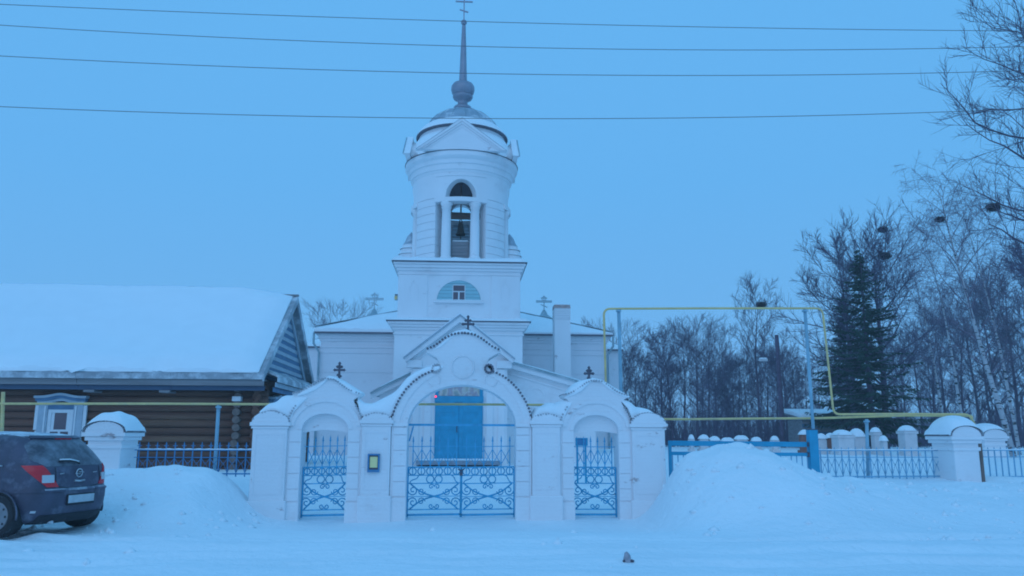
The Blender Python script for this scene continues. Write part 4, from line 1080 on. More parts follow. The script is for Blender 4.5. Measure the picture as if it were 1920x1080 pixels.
for k in range(nlog):
    z = zlog0 + (k + 0.5)*ld
    link('log', variants[k % 4], house, (HXL, HY, z), (rl_.uniform(0, 6), 0, 0))
    link('log', variants[(k+1) % 4], house, (HXL, HYB, z), (rl_.uniform(0, 6), 0, 0))
    link('log', svar[k % 3], house, (HXW, HY - 0.28, z + ld/2), (rl_.uniform(0, 6), 0, PI/2))
    link('log', svar[(k+1) % 3], house, (HXL + 0.2, HY - 0.28, z + ld/2), (rl_.uniform(0, 6), 0, PI/2))
    # ends of the inner cross wall showing on the front
    link('log_end', endm, house, (P(446, 790, HY).x + rl_.uniform(-0.02, 0.02), HY - 0.28, z + ld/2), (rl_.uniform(0, 6), 0, PI/2))
xpw = P(446, 790, HY).x
bevel(MB().box(xpw - 0.13, xpw + 0.13, HY - 0.33, HY - 0.1, P(446, 753, HY).z, P(446, 744, HY).z).build('log_cap', M['white_paint'], house), 0.01)
MB().box(HXL + 0.1, HXW - 0.05, HY + 0.06, HYB - 0.06, 0.2, HE - 0.15).build('inner_wall', M['dark_in'], house)
# eaves: fascia and soffit boards
ze = HE
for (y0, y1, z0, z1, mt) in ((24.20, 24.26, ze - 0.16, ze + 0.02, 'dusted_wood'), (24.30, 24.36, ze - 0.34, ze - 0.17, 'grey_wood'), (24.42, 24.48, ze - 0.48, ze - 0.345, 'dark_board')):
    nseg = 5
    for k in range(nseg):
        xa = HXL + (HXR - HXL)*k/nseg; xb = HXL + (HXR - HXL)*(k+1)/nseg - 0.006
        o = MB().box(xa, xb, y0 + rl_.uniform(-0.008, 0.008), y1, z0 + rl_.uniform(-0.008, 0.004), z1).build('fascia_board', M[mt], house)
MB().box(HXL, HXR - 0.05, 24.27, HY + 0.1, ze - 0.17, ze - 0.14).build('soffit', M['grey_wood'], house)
for px_ in (171, 312):
    x = P(px_, 726, 24.5).x
    bevel(MB().box(x - 0.16, x + 0.16, 24.35, HY, ze - 0.56, ze - 0.49).build('eave_bracket', M['grey_wood'], house), 0.02)
# roof slabs, ridge, snow
rs = (HR - HE) / (HRY - 24.25)
for s in (-1, 1):
    y0 = HRY + s*(HRY - 24.22)
    MB().prism_x([(y0, HE + 0.03), (HRY, HR + 0.02), (HRY, HR - 0.06), (y0, HE - 0.05)], HXL, HXR).build('roof', M['dusted_wood'], house)
    rows = []
    rg = np.random.RandomState(31 + s)
    for j in range(21):
        t = j/20
        row = []
        for i in range(61):
            u = i/60
            x = HXL + (HXR - 0.16 - HXL)*u
            ed = min(1.0, (1-u)*60/2.2 + 0.05) ** 0.6
            eb = min(1.0, max(0.05, t*20/1.8 + 0.30 + 0.14*math.sin(i*1.7) + 0.14*math.sin(i*0.63 + 1))) ** 0.6
            h = 0.30 * ed * eb * (0.97 + 0.06*rg.rand()) 
            if u > 0.86: h *= 1 - 0.75*max(0, t - 0.86)/0.14 * min(1, (u-0.86)/0.1)
            sag = 0.06*math.sin(u*7)*math.sin(t*3) - 0.05*math.sin(t*PI) + 0.03*math.sin(u*23 + t*5) * math.sin(t*9)
            if j == 0: sag -= 0.05 + 0.05*math.sin(i*0.83) * math.sin(i*0.31)
            y = (24.20 + (HRY - 24.20)*t) if s < 0 else (2*HRY - 24.20 - (HRY - 24.20)*t)
            row.append((x, y + s*(0.05*math.sin(i*0.9)*(t < 0.03)), HE + 0.035 + (HR - HE)*t + h + sag))
        rows.append(row)
    m = MB().grid(rows)
    m.grid([[(p[0], p[1], HE + 0.031) for p in rows[0]], rows[0]])
    m.grid([[(r_[-1][0], r_[-1][1], HE + 0.031 + (HR-HE)*j/20) for j, r_ in enumerate(rows)], [r_[-1] for r_ in rows]])
    m.build('roof_snow', M['snow_cap'], house)
MB().bar((HXR - 2.4, HRY, HR + 0.09), (HXR + 0.03, HRY, HR + 0.06), 0.16, 0.05).build('ridge_board', M['grey_wood'], house)
# gable: boards in two colours, barge boards, sloping apron
gx = HXW - 0.02
nb = 21
zg0 = HE - 0.05
for k in range(nb):
    za = zg0 + (HR - zg0 - 0.25)*k/nb; zb_ = zg0 + (HR - zg0 - 0.25)*(k+1)/nb
    def hw_(z): return max(0.02, (HR - 0.1 - z)/rs - 0.12)
    a, b = hw_(za), hw_(zb_)
    mt = M['pale_blue'] if k % 2 else M['mid_blue']
    MB().prism_x([(HRY - a, za + 0.004), (HRY + a, za + 0.004), (HRY + b, zb_ - 0.004), (HRY - b, zb_ - 0.004)], gx, gx + (0.03 if k % 2 else 0.022)).build('gable_board', mt, house)
MB().prism_x([(HRY - (HRY-24.5), HE - 0.1), (HRY + (HRY-24.5), HE - 0.1), (HRY, HR - 0.15)], gx - 0.08, gx - 0.004).build('gable_wall', M['dark_in'], house)
for s in (-1, 1):
    y0 = HRY + s*(HRY - 24.18)
    MB().prism_x([(y0, HE + 0.04), (HRY, HR + 0.04), (HRY, HR - 0.24), (y0 - s*0.02, HE - 0.22)], HXR - 0.03, HXR + 0.012).build('barge_board', M['dusted_wood'], house)
    MB().prism_x([(y0 - s*0.5, HE + 0.10), (HRY, HR - 0.26), (HRY, HR - 0.5), (y0 - s*0.8, HE + 0.02)], gx + 0.04, gx + 0.09).build('inner_barge_board', M['pale_blue'], house)
# apron roof at the foot of the gable and its fascia
MB().add([(HXW - 0.02, 24.75, HE + 0.26), (HXW - 0.02, HYB + 0.6, HE + 0.26), (HXR + 0.35, HYB + 0.6, HE - 0.02), (HXR + 0.35, 24.6, HE - 0.02), (HXW - 0.02, 24.75, HE + 0.20), (HXW - 0.02, HYB + 0.6, HE + 0.20), (HXR + 0.35, HYB + 0.6, HE - 0.08), (HXR + 0.35, 24.6, HE - 0.08)],
        [(0,1,2,3), (7,6,5,4), (0,3,7,4), (3,2,6,7), (2,1,5,6), (1,0,4,5)]).build('apron_roof', M['dusted_wood'], house)
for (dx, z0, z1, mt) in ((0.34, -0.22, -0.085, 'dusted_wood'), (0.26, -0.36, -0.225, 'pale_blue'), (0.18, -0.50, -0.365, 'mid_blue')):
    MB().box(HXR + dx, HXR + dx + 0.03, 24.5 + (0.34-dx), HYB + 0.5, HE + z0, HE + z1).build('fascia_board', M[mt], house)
rg = np.random.RandomState(5)
rows = [[(HXW + 0.02 + (HXR + 0.3 - HXW)*i/6, 24.9 + (HYB + 0.2 - 24.9)*j/14, HE + 0.27 - 0.28*i/6 + 0.06*rg.rand()*(0 < i < 6)*(0 < j < 14)) for i in range(7)] for j in range(15)]
MB().grid(rows).build('apron_snow', M['dusted_wood'], house)

def carved_window(xc, zc, w, h, plane, along, parent, extra=1.0):
    """window with carved surround; plane = coordinate of the wall face, along = 'x' or 'y'"""
    def build(m, name, mat, par):
        if along == 'y': m.v = [(plane + (-(y)), xc + (x - 0), z) for x, y, z in m.v]
        else: m.v = [(xc + x, plane + y, z) for x, y, z in m.v]
        return m.build(name, mat, par)
    z0, z1 = zc - h/2, zc + h/2
    win = build(MB().box(-w/2, w/2, -0.05, 0.02, z0, z1), 'window', M['dark_in'], parent)
    # panes
    zm = z0 + h*0.50
    for a, b, c_, d in ((-w*0.36, w*0.36, zm + 0.03, z1 - 0.10), (-w*0.36, -0.03, z0 + 0.08, zm - 0.03), (0.03, w*0.36, z0 + 0.08, zm - 0.03)):
        build(MB().box(a, b, -0.072, -0.052, c_, d), 'pane', M['glass'], win)
    for a, b, c_, d in ((-w/2, -w*0.36, z0, z1), (w*0.36, w/2, z0, z1), (-w*0.36, w*0.36, z1 - 0.10, z1), (-w*0.36, w*0.36, z0, z0 + 0.08), (-w*0.36, w*0.36, zm - 0.03, zm + 0.03), (-0.03, 0.03, z0 + 0.08, zm - 0.03)):
        build(MB().box(a, b, -0.10, -0.051, c_, d), 'sash', M['white_paint'], win)
    # a curtain edge each side behind the glass
    for s in (-1, 1):
        build(MB().box(*sorted((s*w*0.36, s*w*0.24)), -0.078, -0.073, zm + 0.03, z1 - 0.10), 'curtain', M['white_paint'], win)
    # surround
    W2 = w/2 + 0.27
    for s in (-1, 1):
        build(MB().box(*sorted((s*(w/2 + 0.005), s*W2)), -0.13, -0.03, z0 - 0.15, z1 + 0.15), 'casing', M['pale_blue'], win)
        zz = z0 - 0.1; k = 0
        for (za, zb_, ww) in ((z0 - 0.15, z0 + 0.05, 0.03), (z0 + 0.07, z0 + 0.26, 0.08), (z0 + 0.45, z0 + 0.62, 0.05), (zm + 0.02, z1 + 0.12, 0.10)):
            build(MB().box(*sorted((s*(W2 + 0.003), s*(W2 + ww))), -0.11, -0.04, za, zb_), 'carved_ear', M['white_paint'], win)
        build(MB().box(*sorted((s*(w/2 + 0.05), s*(w/2 + 0.09))), -0.15, -0.131, z0, z1 + 0.1), 'casing_bead', M['white_paint'], win)
    build(MB().box(-w/2 - 0.004, w/2 + 0.004, -0.12, -0.04, z1 + 0.002, z1 + 0.16), 'frieze', M['mid_blue'], win)
    # wavy crowning boards
    n = 24
    for za, th, pr, mt, ext in ((z1 + 0.16, 0.08, -0.17, 'pale_blue', 0.04), (z1 + 0.242, 0.08, -0.21, 'mid_blue', 0.08), (z1 + 0.324, 0.07, -0.25, 'pale_blue', 0.11)):
        hw = W2 + ext
        def wave(u): return 0.085*math.exp(-(u/0.42)**2)
        up = [(-hw + 2*hw*k/n, za + th + wave(-1 + 2*k/n)) for k in range(n+1)]
        lo = [(-hw + 2*hw*k/n, za + wave(-1 + 2*k/n)) for k in range(n+1)]
        build(MB().prism(up + lo[::-1], pr, -0.03), 'crown_board', M[mt], win)
    build(MB().box(-W2 - 0.08, W2 + 0.08, -0.20, -0.03, z0 - 0.26, z0 - 0.16), 'window_sill', M['pale_blue'], win)
    return win
wxc = P(119, 790, HY).x; wz1 = P(119, 768, HY).z
carved_window(wxc, wz1 - 0.62, 0.74, 1.24, HY - ld/2, 'x', house)
for yc in (26.4, 28.6, 30.6):
    carved_window(yc, P(500, 772, 26.4).z - 0.55, 0.80, 1.2, HXW + ld/2, 'y', house)

# ------------------------------------------------------------------ fence pillars with snow hats
def pillar(label, pxc, yt_px, Y, w, d, zbase, hsnow, seed):
    xc = P(pxc, 830, Y).x; zt = P(pxc, yt_px, Y).z - hsnow
    t = thing('fence_pillar', label, 'pillar', (xc, Y + d/2, zbase))
    zc = zt - 0.22
    bevel(MB().box(xc - w/2, xc + w/2, Y, Y + d, zbase - 0.6, zc).build('shaft', M['white_gate'], t), 0.02)
    for za, zb_, ex in ((zc - 0.30, zc - 0.22, 0.03), (zc - 0.14, zc - 0.06, 0.05), (zc - 0.06, zc + 0.02, 0.09)):
        bevel(MB().box(xc - w/2 - ex, xc + w/2 + ex, Y - ex, Y + d + ex, za, zb_).build('cornice', M['white_gate'], t), 0.012)
    hw = w/2 + 0.05
    cap = arc_pts(xc, hw, zt - zc, zc + 0.02, 16)
    MB().prism(cap + [(xc - hw, zc + 0.019), (xc + hw, zc + 0.019)], Y - 0.06, Y + d + 0.06).build('round_cap', M['white_gate'], t)
    for k, (ax, az) in enumerate(arc_pts(xc, hw + 0.02, zt - zc + 0.01, zc + 0.025, 15)):
        MB().tube([(ax, Y - 0.075, az), (ax, Y - 0.02, az)], 0.018, 6).build('cap_tile', M['tile_pale'], t)
    for s in (-1, 1):
        for k in range(11):
            ay = Y - 0.04 + (d + 0.08)*k/10
            MB().tube([(xc + s*(hw + 0.06), ay, zc + 0.035), (xc + s*(hw - 0.05), ay, zc + 0.06)], 0.018, 6).build('cap_tile', M['tile_pale'], t)
    # snow hat
    rg = random.Random(seed); rows = []
    for j in range(17):
        v = -1 + 2*j/16; row = []
        for i in range(21):
            u = -1 + 2*i/20
            r4 = (abs(u)**3.5 + abs(v)**3.5) ** (1/3.5)
            h = max(0, 1 - min(1, r4)**2.2) ** 0.6
            x = xc + u*(hw + 0.06); y = Y + d/2 + v*(d/2 + 0.09)
            base = zc + 0.035 + (zt - zc)*max(0, 1 - u*u) ** 0.5 - (0.02 if abs(v) > 0.99 else 0)
            row.append((x, y, base + 0.02 + h*hsnow*(1 + 0.08*math.sin(i*0.8 + j*0.5 + seed))))
        rows.append(row)
    MB().grid(rows).build('snow_hat', M['snow_cap'], t)
    return t
pillar('white plastered fence pillar with snow hat behind the parked car', 196, 776, 16.85, 0.66, 0.86, 0.6, 0.17, 1)
pillar('white plastered fence pillar with tall snow hat at far right of photo', 1811, 784, 17.55, 0.58, 0.86, 0.5, 0.20, 2)
pillar('smaller white pillar with snow hat beside the leaning birch trunk', 1866, 797, 26.0, 0.72, 0.9, 0.7, 0.16, 3)

# ------------------------------------------------------------------ iron fences
def iron_fence(label, xa, ya, xb, yb, zbot, ztop, zrail, step, mat, group, lattice=True, th=0.022):
    t = thing('iron_fence', label, 'fence', ((xa+xb)/2, (ya+yb)/2, zbot), group)
    L = math.hypot(xb-xa, yb-ya); n = max(2, int(L/step))
    def pt(u, z, off=0): return (xa + (xb-xa)*u, ya + (yb-ya)*u + off, z)
    MB().bar(pt(0, zrail), pt(1, zrail), 0.03, 0.022).build('rail', mat, t)
    MB().bar(pt(0, zrail - 0.15), pt(1, zrail - 0.15), 0.02, 0.016).build('rail', mat, t)
    MB().bar(pt(0, zbot + 0.06), pt(1, zbot + 0.06), 0.03, 0.03).build('rail', mat, t)
    sm = MB()
    for k in range(24):
        u0, u1 = k/24, (k+1)/24
    rows = [[pt(i/40, zrail + 0.012 + (0.02 + 0.006*math.sin(i*1.9))*hh, oo) for i in range(41)] for oo, hh in ((-0.018, 0), (-0.01, 0.8), (0.0, 1), (0.01, 0.8), (0.018, 0))]
    MB().grid(rows).build('rail_snow', M['snow_cap'], t)
    for k in range(n):
        u = (k + 0.5)/n; x, y, _ = pt(u, 0)
        m = MB().bar((x, y, zbot), (x, y, ztop - 0.08), th)
        m.lathe([(0.001, ztop - 0.09), (0.022, ztop - 0.075), (0.010, ztop - 0.06), (0.014, ztop - 0.04), (0.001, ztop)], (x, y), 5)
        m.bar((x - 0.045, y, ztop - 0.085), (x + 0.045, y, ztop - 0.085), 0.014)
        m.build('picket', mat, t)
        if lattice and k < n - 1:
            u2 = (k + 1.5)/n; um = (u + u2)/2
            MB().tube([pt(u, zrail - 0.16), pt(um, (zrail + zbot)/2 - 0.02), pt(u2, zrail - 0.16)], 0.008, 4).build('lattice_bar', mat, t)
            MB().tube([pt(u, zbot + 0.08), pt(um, (zrail + zbot)/2 + 0.02), pt(u2, zbot + 0.08)], 0.008, 4).build('lattice_bar', mat, t)
    return t
gfen = 'iron picket fences either side of the gateway'
fy = 17.45
iron_fence('dark blue iron picket fence between snow hatted pillar and gateway, before log wall', P(252, 850, fy).x, fy, P(486, 850, fy).x, fy, 0.88, P(360, 828, fy).z, P(360, 844, fy).z, 0.175, M['fence_blue'], gfen)
iron_fence('dark blue iron picket fence hidden mostly behind the parked car', P(-120, 850, fy).x, fy, P(166, 850, fy).x, fy, 0.8, P(100, 828, fy).z, P(100, 844, fy).z, 0.175, M['fence_blue'], gfen)
fy2 = 17.9
iron_fence('pale blue half buried iron fence between blue gate post and right pillar', P(1532, 860, fy2).x, fy2, P(1768, 860, fy2 + 0.3).x, fy2 + 0.3, 0.80, P(1640, 838, fy2).z, P(1640, 845, fy2).z, 0.17, M['fence_pale'], gfen)
iron_fence('pale blue iron fence running out of picture past the right pillar', P(1836, 860, fy2 + 0.3).x, fy2 + 0.3, P(2100, 860, fy2 + 0.9).x, fy2 + 0.9, 0.78, P(1880, 838, fy2).z, P(1880, 845, fy2).z, 0.17, M['fence_pale'], gfen, False)
# dark stake leaning beside the right pillar
st = MB().bar((P(1836, 828, 17.7).x, 17.7, P(1836, 828, 17.7).z), (P(1843, 900, 17.6).x, 17.6, 0.55), 0.07, 0.07)
tag(st.build('wooden_stake', M['log_end'], None), 'dark narrow stake standing against the right side of the far right pillar', 'stake')

# ------------------------------------------------------------------ blue driveway gate
by = 17.6
bx0, bx1 = P(1254, 860, by).x, P(1522, 860, by).x
dg = thing('driveway_gate', 'bright blue metal field gate half buried behind the tall snow heap', 'gate', ((bx0+bx1)/2, by, 0.7))
zt_ = P(1390, 833, by).z; zm_ = P(1390, 852, by).z
MB().bar((bx0, by, zt_ + 0.02), (bx1, by, zt_), 0.06, 0.11).build('top_rail', M['blue'], dg)
MB().bar((bx0, by, zm_ + 0.02), (bx1, by, zm_), 0.05, 0.075).build('mid_rail', M['blue'], dg)
MB().bar((bx0, by, 0.55), (bx1, by, 0.55), 0.05, 0.07).build('bottom_rail', M['blue'], dg)
for x, w in ((bx0 + 0.03, 0.06), ((bx0+bx1)/2 - 0.25, 0.15)):
    MB().box(x - w/2, x + w/2, by - 0.035, by + 0.035, 0.4, zt_ + 0.05).build('stile', M['blue'], dg)
for k in range(26):
    x = bx0 + (bx1 - bx0)*(k + 0.7)/26.5
    MB().bar((x, by + 0.005, 0.5), (x, by + 0.005, zm_), 0.018).build('picket', M['fence_pale'], dg)
gp_ = thing('gate_post', 'thick bright blue post at the right end of the field gate', 'post', (bx1 + 0.08, by, 0.6))
zp = P(1521, 806, by).z
bevel(MB().box(bx1 - 0.06, bx1 + 0.14, by - 0.09, by + 0.09, 0.2, zp).build('shaft', M['blue'], gp_), 0.01)
MB().box(bx1 - 0.062, bx1 + 0.142, by - 0.092, by + 0.092, zp + 0.001, zp + 0.02).build('cap_plate', M['iron_dark'], gp_)
for zz in (zt_, zm_):
    MB().box(bx1 - 0.10, bx1 - 0.055, by - 0.05, by + 0.05, zz - 0.05, zz + 0.05).build('hinge', M['iron_dark'], gp_)

# ------------------------------------------------------------------ gas pipes
py_ = 18.15
def round_path(pts, r_=0.16, n=5):
    out = [Vector(pts[0])]
    for a, b, c in zip(pts, pts[1:], pts[2:]):
        a, b, c = Vector(a), Vector(b), Vector(c)
        d1 = (a-b).normalized(); d2 = (c-b).normalized()
        rr = min(r_, (a-b).length*0.45, (c-b).length*0.45)
        p0, p1 = b + d1*rr, b + d2*rr
        for k in range(n+1):
            t = k/n
            out.append(p0*(1-t)**2 + b*2*t*(1-t) + p1*t**2)
    out.append(Vector(pts[-1]))
    return out
def pz(px, py, Y=py_): return P(px, py, Y)
gas = thing('gas_pipe', 'yellow gas pipe crossing behind the gateway and looping high over the drive', 'pipe', (pz(1133, 760).x, py_, 0.6))
pts = [pz(-420, 753), pz(0, 757), pz(300, 757), pz(480, 758), pz(866, 758), pz(1137, 760), pz(1132, 579), pz(1320, 578), pz(1542, 578), pz(1563, 777), pz(1690, 776), pz(1818, 777), pz(1830, 800), pz(1832, 880)]
MB().tube(round_path(pts), 0.026, 8).build('pipe_run', M['yellow'], gas)
for (a, b, m_) in (((1160, 579), (1166, 800), 'post'), ((1509, 579), (1532, 905), 'post'), ((410, 759), (402, 890), 'post'), ((6, 735), (0, 900), 'yellow'), ((-260, 757), (-264, 900), 'post'), ((1625, 786), (1628, 900), 'post')):
    MB().tube([pz(a[0], a[1], py_ + 0.02), pz(b[0], b[1], py_ + 0.02)], 0.040, 8).build('support_post', M[m_], gas)
for k, (a, b) in enumerate(((1160, 579), (1509, 579), (410, 759), (1625, 786))):
    p = pz(a, b); MB().box(p.x - 0.05, p.x + 0.05, py_ - 0.045, py_ + 0.06, p.z - 0.07, p.z - 0.03).build('saddle', M['post'], gas)
# thinner second pipe, low, straight
gas2 = thing('gas_pipe', 'thin straight yellow pipe low behind the blue field gate', 'pipe', (pz(1400, 785).x, py_ + 0.35, 0.6))
MB().tube([pz(1190, 786, py_ + 0.35), pz(1290, 786, py_ + 0.35), pz(1400, 785, py_ + 0.35), pz(1540, 784, py_ + 0.35), pz(1700, 779, py_ + 0.35), pz(1822, 780, py_ + 0.35)], 0.026, 8).build('pipe_run', M['yellow'], gas2)
MB().tube([pz(1822, 780, py_ + 0.35), pz(1826, 890, py_ + 0.35)], 0.03, 8).build('support_post', M['yellow'], gas2)
MB().tube([pz(1192, 786, py_ + 0.36), pz(1192, 900, py_ + 0.36)], 0.03, 8).build('support_post', M['post'], gas2)

# ------------------------------------------------------------------ overhead wires
names = ('highest', 'second highest', 'third highest', 'lowest')
for k, row in enumerate((((0, 8), (866, 40), (1300, 50), (1900, 58)), ((0, 47), (866, 87), (1300, 93), (1900, 88)), ((0, 105), (866, 137), (1300, 142), (1900, 133)), ((0, 200), (866, 222), (1300, 221), (1900, 205)))):
    Yw = 12.6 - 0.25*k
    pp = [P(x, y, Yw) for x, y in row]
    cf = np.polyfit([p.x for p in pp], [p.z for p in pp], 2)
    pts = [(x, Yw, float(np.polyval(cf, x))) for x in np.linspace(-19, 19, 40)]
    o = MB().tube(pts, 0.0056, 5).build('overhead_wire', M['wire'])
    tag(o, names[k] + ' of the four thin dark wires crossing the sky', 'wire', 'overhead wires')

# ------------------------------------------------------------------ small lump on the road
ly_ = 9.0
for _ in range(12):
    ly_ += (P(1177, 1052, ly_).z - gz(P(1177, 1052, ly_).x, ly_)) * 3.0
lx_ = P(1177, 1052, ly_).x
cl = thing('frozen_clod', 'small grey frozen clod lying alone on the snowy road in front', 'clod', (lx_, ly_, gz(lx_, ly_)))
zc_ = gz(lx_, ly_)
rg = random.Random(2)
prof = [(0.045, -0.01), (0.047, 0.03), (0.038, 0.07), (0.026, 0.10), (0.001, 0.112)]
m = MB().lathe([(a, zc_ + b) for a, b in prof], (lx_, ly_), 10); m.v = [(x + rg.uniform(-.007, .007) - 0.2*(z - zc_)*0.5, y + rg.uniform(-.007, .007), z + rg.uniform(-.004, .004)) for x, y, z in m.v]
m.build('clod_body', material('grey_ice', (0.42, 0.38, 0.42), 0.7, 0.3, 20.0, 0.4, 60.0), cl)
for dx, s in ((0.05, 0.028), (-0.045, 0.02)):
    m = MB().lathe([(s, zc_ - 0.01), (s*1.1, zc_ + 0.01), (0.001, zc_ + 0.022)], (lx_ + dx, ly_ - 0.015), 7); m.v = [(x + rg.uniform(-.005, .005), y + rg.uniform(-.005, .005), z) for x, y, z in m.v]
    m.build('crumb', M['iron_dark'], cl)

# ------------------------------------------------------------------ parked hatchback
CARX = P(25, 965, 12.25).x            # rear axle
CARY = 13.10                         # centre line
CARZ = 0.29                         # ground under the tyres
def paint():
    m = material('dusty_blue_paint', (0.068, 0.060, 0.095), 0.5, 0.3, 5.0, 0.08, 60.0, col2=(0.34, 0.34, 0.42), fac=(0.50, 0.95), spec=0.5, detail=10)
    return m
M['paint'] = paint()
M['car_glass'] = material('frosted_glass', (0.06, 0.055, 0.075), 0.4, 0.2, 6.0, col2=(0.36, 0.38, 0.44), fac=(0.38, 0.86), spec=0.5, detail=10)
M['rubber'] = material('tyre_rubber', (0.035, 0.032, 0.036), 0.85, 0.3, 12.0, 0.3, 60.0, col2=(0.4, 0.42, 0.46), fac=(0.62, 0.8))
M['frost'] = material('frosty_dust', (0.16, 0.16, 0.21), 0.8, 0.2, 7.0, col2=(0.62, 0.64, 0.68), fac=(0.42, 0.7), detail=9)
M['frost_roof'] = material('roof_frost', (0.30, 0.30, 0.36), 0.8, 0.2, 5.0, col2=(0.80, 0.82, 0.85), fac=(0.36, 0.6), detail=9)
M['rim'] = material('wheel_cover', (0.26, 0.25, 0.27), 0.5, 0.15, 9.0, metal=0.3)
M['red_lens'] = material('red_lens', (0.72, 0.010, 0.022), 0.2, 0.12, 6.0, spec=0.6)
M['clear_lens'] = material('clear_lens', (0.55, 0.54, 0.56), 0.25, 0.05, 6.0, spec=0.6)
M['plate'] = material('number_plate', (0.50, 0.50, 0.52), 0.5, 0.15, 9.0, col2=(0.66, 0.67, 0.69), fac=(0.5, 0.75))
M['chrome'] = material('dusty_chrome', (0.55, 0.55, 0.58), 0.3, 0.1, 6.0, metal=0.6)
M['black_plastic'] = material('black_plastic', (0.03, 0.028, 0.035), 0.7, 0.2, 9.0, col2=(0.28, 0.3, 0.34), fac=(0.62, 0.9))
ZS = [.17, .22, .30, .40, .50, .58, .63, .67, .72, .80, .88, .95, 1.02, 1.10, 1.18, 1.26, 1.33, 1.385, 1.425, 1.455, 1.475, 1.487]
HW = [.72, .78, .825, .838, .846, .850, .850, .846, .842, .838, .832, .822, .795, .762, .728, .692, .655, .615, .56, .46, .30, .08]
XR = [.47, .54, .595, .622, .632, .632, .628, .600, .588, .578, .566, .550, .515, .460, .398, .330, .262, .205, .12, -.10, -.45, -.80]
XF = [-3.12, -3.22, -3.30, -3.33, -3.33, -3.31, -3.29, -3.27, -3.22, -3.08, -2.80, -2.42, -2.22, -2.02, -1.84, -1.66, -1.50, -1.36, -1.24, -1.12, -1.0, -.88]
def cs(tab, z): return float(np.interp(z, ZS, tab))
def contour(t, z):
    """t in 0..1 round the plan outline; 0 = middle of the tail, growing along the side that faces the camera"""
    hw, xr, xf = cs(HW, z), cs(XR, z), cs(XF, z)
    L = xr - xf; c = (xr + xf)/2
    ang = t * 2*PI
    n = 5.2 if z < 0.95 else 5.2 - 1.9*min(1, (z - 0.95)/0.45)
    ca, sa = math.cos(ang), math.sin(ang)
    # warp so that the corners get enough points
    rx = math.copysign(abs(ca)**(2/n), ca); ry = math.copysign(abs(sa)**(2/n), sa)
    x = c + rx*L/2; y = -ry*hw
    return Vector((CARX + x, CARY + y, CARZ + z))
def t_of(yrel, z, rear=True):
    """parameter of the tail outline where the lateral offset is yrel (camera side negative)"""
    hw = cs(HW, z); n = 5.2 if z < 0.95 else 5.2 - 1.9*min(1, (z - 0.95)/0.45)
    r_ = max(-0.9999, min(0.9999, -yrel/hw)); sa = math.copysign(abs(r_)**(n/2), r_)
    return math.asin(sa)/(2*PI)
def t_side(xrel, z):
    hw, xr, xf = cs(HW, z), cs(XR, z), cs(XF, z)
    n = 5.2 if z < 0.95 else 5.2 - 1.9*min(1, (z - 0.95)/0.45)
    r_ = max(-0.9999, min(0.9999, (xrel - (xr+xf)/2)/((xr-xf)/2))); ca = math.copysign(abs(r_)**(n/2), r_)
    return math.acos(ca)/(2*PI)
car = thing('parked_car', 'dark blue hatchback with red tail light parked at the left snow bank', 'car', (CARX, CARY, CARZ))
tt = []
for k in range(160):
    u = k/160
    tt.append(u)
rows = [[contour(t, z) for t in tt + [0.0]] for z in ZS]
m = MB().grid(rows)
m.add(rows[0][:-1], [tuple(range(len(tt)))]); m.add(rows[-1][:-1], [tuple(range(len(tt)))])
body = m.build('body', M['paint'], car)
def cnorm(t, z):
    a = contour(t + 0.002, z) - contour(t - 0.002, z); b = contour(t, min(z + 0.01, 1.487)) - contour(t, max(.17, z - 0.01))
    n = a.cross(b)
    n.normalize()
    c = Vector((CARX - 1.3, CARY, CARZ + 0.6))
    if n.dot(contour(t, z) - c) < 0: n = -n
    return n
def patch(zs, ta, tb, off, name, mat, parent, nt=14, thick=0.02):
    """panel on the car skin between two parameter curves"""
    rows = []
    for i, z in enumerate(zs):
        a, b = ta(z), tb(z)
        rows.append([contour(a + (b-a)*k/nt, z) + cnorm(a + (b-a)*k/nt, z)*off for k in range(nt+1)])
    m = MB().grid(rows)
    back = [[contour(ta(z) + (tb(z)-ta(z))*k/nt, z) - cnorm(ta(z) + (tb(z)-ta(z))*k/nt, z)*thick for k in range(nt+1)] for z in zs]
    m.grid([[r_[0] for r_ in rows], [r_[0] for r_ in back]]); m.grid([[r_[-1] for r_ in rows], [r_[-1] for r_ in back]])
    m.grid([rows[0], back[0]]); m.grid([rows[-1], back[-1]])
    return m.build(name, mat, parent)
lin = lambda a, b, n: [a + (b-a)*k/n for k in range(n+1)]
# rear window, wrapping a little
def rwy(z):
    f_ = (z - 0.985)/(1.375 - 0.985)
    return 0.70 - 0.13*f_ - 0.10*max(0, f_ - 0.8)/0.2 - 0.14*max(0, 0.22 - f_)/0.22
patch(lin(0.985, 1.375, 12), lambda z: t_of(rwy(z), z), lambda z: t_of(-rwy(z), z), 0.006, 'rear_window', M['car_glass'], car, 24)
# roof spoiler lip
patch([1.378, 1.388, 1.40, 1.41], lambda z: t_of(0.53 - (z-1.34), z), lambda z: t_of(-(0.53 - (z-1.34)), z), 0.03, 'spoiler', M['paint'], car, 20, 0.03)
patch([1.372, 1.377], lambda z: t_of(0.16, z), lambda z: t_of(-0.16, z), 0.022, 'brake_light', M['red_lens'], car, 8, 0.02)
